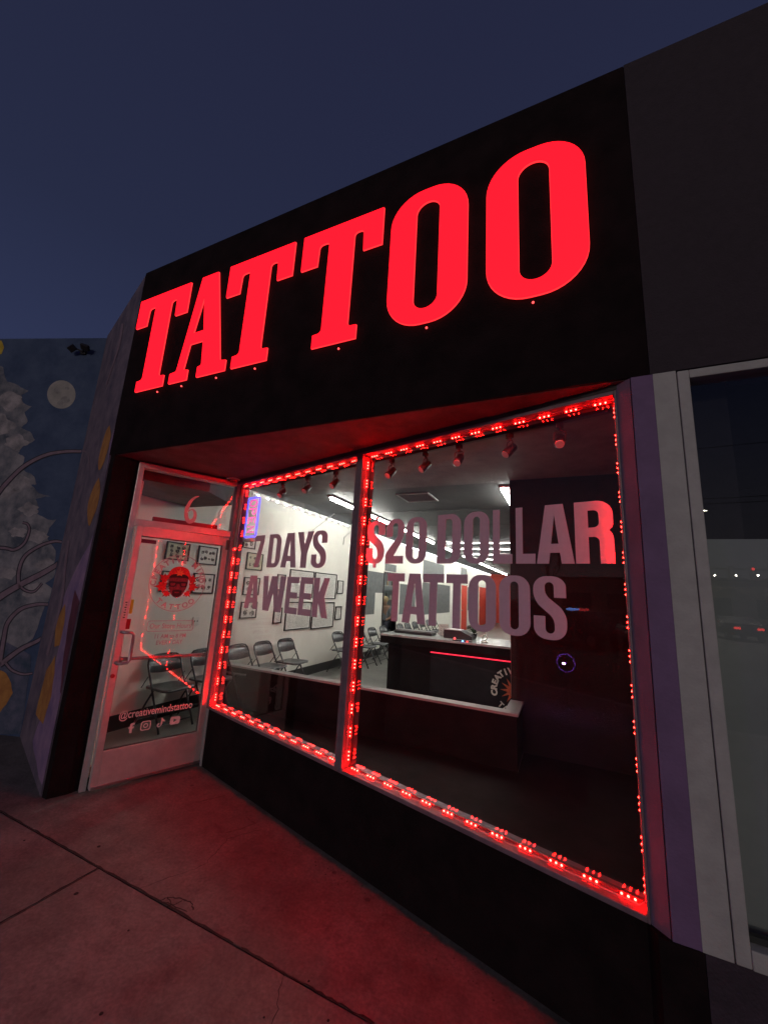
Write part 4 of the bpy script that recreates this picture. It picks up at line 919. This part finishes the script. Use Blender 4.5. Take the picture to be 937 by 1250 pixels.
AJ = math.radians(6.6)
dr_ = thing('glass_door', 'pale metal framed glass shop door with round emblem and pull handle', 'door', dA + dd_ * .901 - V((math.cos(DR + AJ), math.sin(DR + AJ), 0)) * .901, DR + AJ)
B().box((.050, -.032, .028), (.100, .020, 2.146), .003).done('stile', M['alu'], dr_)
B().box((.842, -.032, .028), (.901, .020, 2.146), .003).done('stile', M['alu'], dr_)
B().box((.100, -.032, 2.060), (.842, .020, 2.146), .003).done('top_rail', M['alu'], dr_)
B().box((.100, -.032, .028), (.842, .020, .300), .003).done('bottom_rail', M['alu'], dr_)
dpn = B().box((.101, -.004, .301), (.841, .002, 2.059)).done('pane', M['glass'], dr_)
bd = B()
for q0, q1 in (((.1, -.010, .3), (.106, .008, 2.06)), ((.836, -.010, .3), (.842, .008, 2.06)), ((.106, -.010, .3), (.836, .008, .306)), ((.106, -.010, 2.054), (.836, .008, 2.06))): bd.box(q0, q1)
bd.done('glazing_bead', M['alud'], dr_)
B().box((.06, -.040, .030), (.895, -.0325, .052), .002).done('bottom_strip', M['steel'], dr_)
B().tube([(.074, -.034, 1.232), (.074, -.075, 1.232), (.090, -.092, 1.232), (.140, -.094, 1.228), (.158, -.094, 1.21), (.158, -.094, 1.01), (.145, -.094, .985), (.095, -.092, .982), (.074, -.075, .982), (.074, -.034, .982)], .0125, 10).done('pull_handle', M['steel'], dr_, True)
B().tube([(.11, .05, .995), (.835, .05, .985)], .014, 10).box((.10, .02, .975), (.13, .06, 1.015)).box((.815, .02, .965), (.842, .06, 1.005)).done('push_bar', M['steel'], dr_)
B().tube([(.068, -.033, .88), (.068, -.046, .88)], [.017, .016], 18).done('lock_cylinder', M['cam_red'], dr_)
B().box((.868, -.06, 2.02), (.905, -.033, 2.12), .003).done('hinge', M['alud'], dr_)
# stickers
B().box((.110, -.0068, 2.000), (.232, -.0055, 2.035)).done('sticker', mat('maroon_sticker', (.10, .02, .05), .5, var=.2, scale=80), dr_)
o = B().box((.064, -.0345, 1.335), (.086, -.0335, 1.495)).done('sticker', M['paper'], dr_)
dk = B()
for i in range(7): dk.box((.066 + .004 * (i % 2), -.0360, 1.345 + .021 * i), (.082, -.0350, 1.356 + .021 * i))
dk.done('sticker_print', M['ink'], dr_)
B().box((.112, -.0068, 1.38), (.135, -.0055, 1.50)).done('sticker', M['yellow'], dr_)
B().box((.108, -.0068, 1.25), (.138, -.0055, 1.335)).done('sticker', mat('red_sticker', (.30, .02, .03), .5, var=.1), dr_)
# round emblem
EC = (.475, -.0065, 1.660)
def eml(name, me, mt, dx=0, dz=0, ly=0): 
    o = link(name, me, mt, dpn); o.location = (EC[0] + dx, EC[1] - .0012 * ly, EC[2] + dz); return o
RO = .262
circ = lambda r, n=72: [(r * math.cos(2 * PI * i / n) * .95, r * math.sin(2 * PI * i / n)) for i in range(n)]
eml('emblem_ring', flat_mesh([circ(RO), circ(RO - .006)[::-1]], .001), M['vinylr'])
eml('emblem_lettering', ring_text('CREATIVE MINDS', .192, .066, .001, math.radians(190), math.radians(-12), bold=.0025), M['vinylr'])
eml('emblem_lettering', ring_text('TATTOO', .196, .066, .001, math.radians(222), math.radians(318), inside=True, bold=.0025), M['vinylr'])
lr = mat('emblem_red', (.80, .02, .02), .5, col2=(.40, .01, .015), scale=60); dkm = mat('emblem_dark', (.012, .003, .005), .5, var=.3); fm = mat('emblem_rose', (.20, .035, .055), .5, col2=(.09, .012, .025), scale=50); orr = mat('emblem_orange', (.75, .14, .05), .5, var=.2, scale=60)
def maple(cx, cz, R_, rot):
    o = []
    rad = [1, .45, .72, .40, .80, .38, .55, .3, .25, .3, .55, .38, .80, .40, .72, .45]
    for i, r in enumerate(rad): a = rot + 2 * PI * i / 16; o.append((cx + R_ * r * math.cos(a), cz + R_ * r * math.sin(a)))
    return o
for cx, cz, R_, a in ((-.115, .035, .075, 2.6), (-.125, -.035, .085, 3.2), (-.085, -.095, .055, 3.9), (.115, .035, .072, .5), (.125, -.030, .075, -.05), (.090, -.09, .055, -.8)): eml('emblem_leaf', flat_mesh([maple(cx, cz, R_, a)], .001), lr, ly=0)
eml('emblem_face', flat_mesh([rounded([(-.085, .06, .02), (-.085, -.02, .03), (-.062, -.085, .03), (-.028, -.135, .03), (.028, -.135, .03), (.062, -.085, .03), (.085, -.02, .03), (.085, .06, .02)])], .001), fm, ly=1)
eml('emblem_cap', flat_mesh([rounded([(-.095, .045, .01), (-.098, .10, .04), (-.05, .155, .05), (.05, .155, .05), (.098, .10, .04), (.095, .045, .01), (0, .06, .05)])], .001), lr, ly=2)
eml('emblem_band', flat_mesh([rounded([(-.092, .045, .01), (-.07, .078, .02), (0, .088, .03), (.07, .078, .02), (.092, .045, .01), (0, .052, .05)])], .001), dkm, ly=3)
eml('emblem_star', flat_mesh([maple(0, .088, .058, PI / 2)], .001), orr, ly=4)
eml('emblem_glasses', flat_mesh([rounded([(-.082, .004, .01), (-.08, -.036, .016), (-.022, -.036, .016), (-.012, -.008, .004), (.012, -.008, .004), (.022, -.036, .016), (.08, -.036, .016), (.082, .004, .01), (.082, .014, .004), (-.082, .014, .004)]), rounded([(-.068, .0, .006), (-.024, .0, .006), (-.030, -.027, .01), (-.066, -.027, .01)]), rounded([(.068, .0, .006), (.066, -.027, .01), (.030, -.027, .01), (.024, .0, .006)])], .001), dkm, ly=3)
eml('emblem_nose', flat_mesh([rounded([(-.016, -.055, .006), (0, -.02, .004), (.016, -.055, .006), (0, -.062, .006)])], .001), mat('emblem_nose_rose', (.20, .03, .05), .5), ly=2)  # nose printed in its own rose tone
eml('emblem_beard', flat_mesh([rounded([(-.045, -.068, .012), (0, -.060, .01), (.045, -.068, .012), (.040, -.105, .01), (.024, -.125, .012), (-.024, -.125, .012), (-.040, -.105, .01)]), rounded([(-.022, -.082, .004), (.022, -.082, .004), (.018, -.092, .004), (-.018, -.092, .004)])], .001), dkm, ly=2)
# hours and handle
ht = lambda txt, s_, u_, z_, bold=.0012, xs=1, sh_=0, m_='vinylr': setattr(link('door_lettering', text_mesh(txt, s_, .001, bold=bold, xs=xs, shear=sh_), M[m_], dpn), 'location', (u_, -.0065, z_))
def frame_loop(x0, z0, x1, z1, r, t_): return flat_mesh([rounded([(x0, z0, r), (x1, z0, r), (x1, z1, r), (x0, z1, r)]), rounded([(x0 + t_, z0 + t_, r - t_), (x0 + t_, z1 - t_, r - t_), (x1 - t_, z1 - t_, r - t_), (x1 - t_, z0 + t_, r - t_)])], .001)
o = link('hours_border', frame_loop(.270, 1.222, .672, 1.318, .022, .005), M['vinylr'], dpn); o.location = (0, -.0065, 0)
ht('Our Store Hours', .062, .471, 1.250, .0008, .82); ht('11 AM to 8 PM', .052, .478, 1.162, .0006, .85); ht('EVERY DAY', .052, .478, 1.106, .0006, .85)
ht('@creativemindstattoo', .088, .472, .520, .0008, .74, 0, 'vinylp')
ic = lambda loops, nm: setattr(link(nm, flat_mesh(loops, .001), M['vinylp'], dpn), 'location', (0, -.0065, 0))
ic([rounded([(.270, .396), (.289, .396), (.289, .430), (.301, .430), (.303, .445), (.289, .445), (.289, .455, .006), (.304, .457), (.304, .473), (.270, .473, .016), (.270, .445), (.260, .445), (.260, .430), (.270, .430)])], 'icon_letter')
ic([rounded([(.352, .396, .02), (.432, .396, .02), (.432, .472, .02), (.352, .472, .02)]), rounded([(.360, .404, .014), (.360, .464, .014), (.424, .464, .014), (.424, .404, .014)])], 'icon_camera')
ic([[(.392 + .020 * math.cos(a), .434 + .019 * math.sin(a)) for a in [2 * PI * i / 20 for i in range(20)]], [(.392 + .012 * math.cos(-a), .434 + .011 * math.sin(-a)) for a in [2 * PI * i / 20 for i in range(20)]]], 'icon_camera_lens')
ic([rounded([(.512, .474), (.524, .474), (.528, .460, .006), (.545, .452), (.545, .438), (.526, .446, .004), (.524, .415, .014), (.500, .396, .02), (.480, .408, .016), (.482, .430, .016), (.502, .437), (.502, .424), (.493, .420, .006), (.497, .409, .006), (.512, .412, .008)])], 'icon_note')
ic([rounded([(.588, .402, .016), (.672, .402, .016), (.672, .466, .016), (.588, .466, .016)]), [(.618, .420), (.618, .450), (.646, .435)]], 'icon_play')

# ============================================================ TATTOO SIGN
sg = thing('illuminated_sign', 'large glowing red slab serif TATTOO letters across the black fascia', 'sign', (-1.7, YF, 3.31))
Hs = .965
def slabT(w_):
    h = Hs
    return [rounded([(.25 * w_, 0), (.77 * w_, 0), (.77 * w_, .10 * h), (.665 * w_, .105 * h, .03), (.665 * w_, .88 * h, .03), (.78 * w_, .88 * h, .03), (.79 * w_, .70 * h), (w_, .70 * h), (w_, h), (0, h), (0, .70 * h), (.21 * w_, .70 * h), (.22 * w_, .88 * h, .03), (.355 * w_, .88 * h, .03), (.355 * w_, .105 * h, .03), (.25 * w_, .10 * h)])]
def slabA(w_):
    h = Hs
    return [rounded([(0, 0), (.33 * w_, 0), (.33 * w_, .09 * h), (.245 * w_, .10 * h, .015), (.30 * w_, .34 * h, .01), (.545 * w_, .34 * h, .01), (.585 * w_, .10 * h, .015), (.52 * w_, .09 * h), (.52 * w_, 0), (w_, 0), (w_, .09 * h), (.90 * w_, .10 * h, .02), (.63 * w_, h), (.34 * w_, h), (.12 * w_, .10 * h, .015), (0, .09 * h)]),
            [(.325 * w_, .44 * h), (.43 * w_, .80 * h), (.525 * w_, .44 * h)]]
def slabO(w_):
    h = Hs + .02; R_ = .44 * w_; s_ = .175; r = .5 * (w_ - 2 * s_)
    return [rounded([(0, 0, R_), (w_, 0, R_), (w_, h, R_), (0, h, R_)], 10), rounded([(s_, .095, r), (s_, h - .095, r), (w_ - s_, h - .095, r), (w_ - s_, .095, r)], 8)]
for nm_, x0, x1 in (('T', -3.60, -2.925), ('A', -2.995, -2.36), ('T', -2.455, -1.795), ('T', -1.708, -1.05), ('O', -.982, -.472), ('O', -.356, .168)):
    w_ = x1 - x0; lp = {'T': slabT, 'A': slabA, 'O': slabO}[nm_](w_)
    o = link('channel_letter', flat_mesh(lp, .014), M['sign'], sg); o.location = (x0 * 1.0175 + 1.7, -.020, .028 - (.01 if nm_ == 'O' else 0)); o.scale = (1.0175, 1, 1.0175)
    k_ = link('letter_edge', flat_mesh(lp, .010, .003), M['rim'], o); k_.location = (0, .004, 0)
for x in (-3.137, -2.839, -2.446, -2.051, -1.327, -.712, -.111):
    B().ball((x * 1.0175 + 1.7, -.012, -.018), .007, 2).done('drain_light', M['lredhot'], sg)

# ============================================================ STREET BEHIND THE VIEWER (seen only mirrored in the glass)
def refl_n(px, py, t): r = ray(px, py); return V((r.x * t, 2 * (YF + .033) - r.y * t, CAMH + r.z * t))
def refl_w(px, py, t):
    p = CP + ray(px, py) * t; k_ = (p - wA).dot(wn); return p - 2 * k_ * wn
def lamp_light(parent, loc, power, col=(1, .90, .76), size=.05):
    l_ = bpy.data.lights.new('lamp_light', 'POINT'); l_.energy = power; l_.color = col; l_.shadow_soft_size = size
    o = bpy.data.objects.new('lamp_light', l_); C.objects.link(o); o.parent = parent; o.location = loc; return o
def street_lamp(x, y, h, arms, label, power, rz=0):
    t = thing('street_lamp', label, 'street lamp', (x, y, -.15), rz, 'street lamps of the car park')
    B().tube([(0, 0, 0), (0, 0, h)], [.11, .06], 12).done('pole', M['fixture'], t)
    B().tube([(0, 0, 0), (0, 0, .5)], [.26, .24], 16).done('footing', M['kerbm'], t)
    for s_ in arms:
        B().cyl((0, 0, h - .05), (s_ * 1.0, 0, h + .05), .035, 8).done('arm', M['fixture'], t)
        B().box((s_ * 1.0 - .3, -.14, h), (s_ * 1.0 + .3, .14, h + .12), .03).done('lamp_head', M['fixture'], t)
        B().box((s_ * 1.0 - .24, -.11, h - .012), (s_ * 1.0 + .24, .11, h - .002)).done('lens', M['lampw'], t)
        if power: lamp_light(t, (s_ * 1.0, 0, h - .35), power)
    return t
q = refl_n(857, 621, 30); street_lamp(q.x - 1, q.y, q.z, (1,), 'tall street lamp across the road mirrored in the neighbour window', 5200)
q = refl_w(717, 732, 80); street_lamp(q.x, q.y, 6.0, (-1, 1), 'distant twin headed lamp mirrored beside the letter S', 0)
street_lamp(-2.2, -13.5, 6.6, (-1, 1), 'added twin headed fill lamp behind the viewer to the left', 240, -.5)  # added to fill the left with light, kept out of the reflections
# traffic signal
q = refl_n(918, 700, 34)
ts = thing('traffic_signal', 'traffic signal on a long mast arm mirrored in the neighbour window', 'traffic light', (q.x + 4.5, q.y, -.15))
B().tube([(0, 0, 0), (0, 0, 6.6)], [.14, .1], 12).done('pole', M['fixture'], ts); B().tube([(0, 0, q.z + .45), (-9.5, 0, q.z + .55)], [.08, .05], 8).done('mast_arm', M['fixture'], ts)
for k, xx in enumerate((-4.5, -6.0)):
    B().box((xx - .22, .0, q.z - .5), (xx + .22, .25, q.z + .75), .03).done('signal_head', M['fixture'], ts)
    for j in range(3): B().cyl((xx, .25, q.z - .25 + .38 * j), (xx, .30, q.z - .25 + .38 * j), .12, 14).done('lens', M['lred'] if (j == 2 and k == 0) else M['ink'], ts)
# far building with string of lights
fb = thing('far_building', 'long pale building across the street hung with small lights', 'building', (20, -74, -.15))
B().box((-70, -10, 0), (60, 0, 6.2)).done('wall', M['bldg'], fb); B().box((-70.3, -10.3, 6.2), (60.3, .3, 6.7)).done('roof', M['fixture'], fb)
for i in range(14): B().box((-66 + 9 * i, .0, .8), (-60 + 9 * i, .06, 3.6)).done('window', M['winm'], fb)
for i in range(24): B().ball((-30 + 2.6 * i, .6, 7.1 + .1 * math.sin(i)), .16, 1).done('bulb', M['lampw'], fb)
# power lines
for k_, z in enumerate((13.0, 14.2, 21)): tag(B().tube([(x, -45 - 3 * k_, z - .9 * math.cos(x / 26.)) for x in range(-80, 81, 8)], .03, 5).done('power_line', M['rubber']), ['lowest power line across the street', 'middle power line across the street', 'highest power line across the street'][k_], 'power line')
# bare tree
def bare_tree(x, y, h, label):
    t = thing('bare_tree', label, 'tree', (x, y, -.15), 0, 'bare trees across the street')
    tr_ = B(); br_ = B()
    tr_.tube([(0, 0, 0), (.1, 0, h * .22), (0, .1, h * .4)], [.2, .15, .1], 8)
    def grow(p, d, l_, r, n):
        e_ = p + d * l_; br_.tube([p, p.lerp(e_, .5) + V((random.uniform(-.08, .08), random.uniform(-.08, .08), 0)) * l_, e_], [r, r * .8, r * .6], 4)
        if n == 0: return
        for _ in range(3):
            dd = (d + V((random.uniform(-.8, .8), random.uniform(-.8, .8), random.uniform(-.1, .5)))).normalized(); grow(e_, dd, l_ * random.uniform(.6, .8), r * .6, n - 1)
    for _ in range(4): grow(V((0, .1, h * .38)), V((random.uniform(-.7, .7), random.uniform(-.7, .7), 1)).normalized(), h * .2, .07, 4)
    tr_.done('trunk', M['woodt'], t); br_.done('crown', M['woodt'], t)
q = refl_n(852, 712, 48); bare_tree(q.x, q.y, 9, 'bare leafless tree mirrored at the edge of the neighbour window')
q = refl_w(672, 700, 34); bare_tree(q.x, q.y, 8, 'bare leafless tree mirrored behind the word TATTOOS')
q = refl_w(600, 700, 44); bare_tree(q.x, q.y, 10, 'bare leafless tree farther along the street')
# cars
def car(x, y, rz, mt, label, brake=False, police=False):
    t = thing('parked_car', label, 'car', (x, y, -.15), rz, 'cars behind the viewer')
    prof = [(-2.2, .35), (-2.25, .75), (-2.1, .92), (-1.25, 1.0), (-.55, 1.42), (.75, 1.45), (1.45, 1.05), (2.15, .98), (2.22, .7), (2.2, .35)]
    b2 = bmesh.new()
    lo = [b2.verts.new((a, -.88 + (.12 if z > 1.1 else 0), z)) for a, z in prof]; hi = [b2.verts.new((a, .88 - (.12 if z > 1.1 else 0), z)) for a, z in prof]; n = len(prof)
    b2.faces.new(lo); b2.faces.new(hi[::-1])
    for i in range(n): b2.faces.new((lo[i], lo[(i + 1) % n], hi[(i + 1) % n], hi[i]))
    bmesh.ops.bevel(b2, geom=list(b2.edges), offset=.05, segments=2, affect='EDGES'); finish('body', b2, mt, t, True)
    for s_ in (-1, 1):
        B().prism([(-1.0, 0), (1.2, 0)][:0] or [(-1.05, s_ * .80), (1.25, s_ * .80), (1.25, s_ * .875), (-1.05, s_ * .875)], 1.02, 1.05).done('trim', M['alud'], t)
        b3 = bmesh.new(); vv = [b3.verts.new((a, s_ * (.885 - (z - 1.05) * .30), z)) for a, z in ((-1.0, 1.06), (-.45, 1.36), (.65, 1.38), (1.2, 1.07))]; ww = [b3.verts.new(v.co - V((0, s_ * .02, 0))) for v in vv]; b3.faces.new(vv); b3.faces.new(ww[::-1])
        for i in range(4): b3.faces.new((vv[i], vv[(i + 1) % 4], ww[(i + 1) % 4], ww[i]))
        finish('side_window', b3, M['winm'], t)
        for a in (-1.38, 1.38):
            wh = B().tube([(a, s_ * .70, .33), (a, s_ * .90, .33)], [.33, .33], 24).done('wheel', M['rubber'], t); B().tube([(a, s_ * .901, .33), (a, s_ * .915, .33)], [.2, .18], 16).done('rim', M['steel'], wh)
        B().box((2.17, s_ * .55 - .16, .72), (2.26, s_ * .55 + .16, .86), .02).done('tail_light', M['lred'] if brake else M['cam_red'], t)
        B().box((-2.28, s_ * .55 - .16, .68), (-2.2, s_ * .55 + .16, .80), .02).done('headlight', M['paper'], t)
    if police:
        B().box((-.1, -.55, 1.46), (.15, -.05, 1.56), .02).done('beacon', M['lredhot'], t); B().box((-.1, .05, 1.46), (.15, .55, 1.56), .02).done('beacon', M['lblue'], t)
    return t
q = refl_n(912, 766, 24); car(q.x, q.y - 2, PI / 2, M['carp'], 'grey car with lit tail lights mirrored in the neighbour window', brake=True)
q = refl_w(705, 786, 17); car(q.x, q.y, .2, M['carp'], 'dark car with red and blue roof beacons mirrored in the shop window', police=True)
car(-9, -13.5, .1, M['carw'], 'white car parked behind the viewer on the left')
car(9.5, -16, 2.9, M['carw'], 'white car parked behind the viewer on the right')
# small lit sign mirrored near the S
q = refl_w(723, 770, 26)
os_ = thing('lit_post_sign', 'small glowing orange red sign on a post across the car park', 'sign', (q.x, q.y, -.15), 0)
B().cyl((0, 0, 0), (0, 0, q.z - .3), .05).done('post', M['fixture'], os_); B().box((-.22, -.04, q.z - .3), (.22, .04, q.z + .55), .02).done('panel', mat('lit_orange', (.5, .1, .05), .5, emit=(1, .12, .03), estr=2.5), os_)
# purple round floor lamp mirrored in the window
q = refl_w(688, 810, 6.4)
rl = thing('ring_lamp', 'purple glowing ring lamp on a stand, mirrored low in the dark pane', 'lamp', (q.x, q.y, 0), WR)
B().tube([(.14 * math.cos(a), 0, q.z + .14 * math.sin(a)) for a in [2 * PI * i / 32 for i in range(32)]], .011, 8, True).done('ring_tube', mat('dim_purple_tube', (.2, .1, .4), .4, emit=(.30, .13, .85), estr=.8), rl)
B().ball((0, 0, q.z), .018).done('center_light', M['lpurple'], rl); B().cyl((0, 0, .01), (0, 0, q.z - .15), .012).done('stand', M['fixture'], rl)
for k in range(3): B().tube([(0, 0, .3), (.25 * math.cos(2.1 * k), .25 * math.sin(2.1 * k), .012)], .009, 6).done('leg', M['fixture'], rl)
lamp_light(rl, (0, .12, q.z), 15, (.50, .22, 1.0), .02)
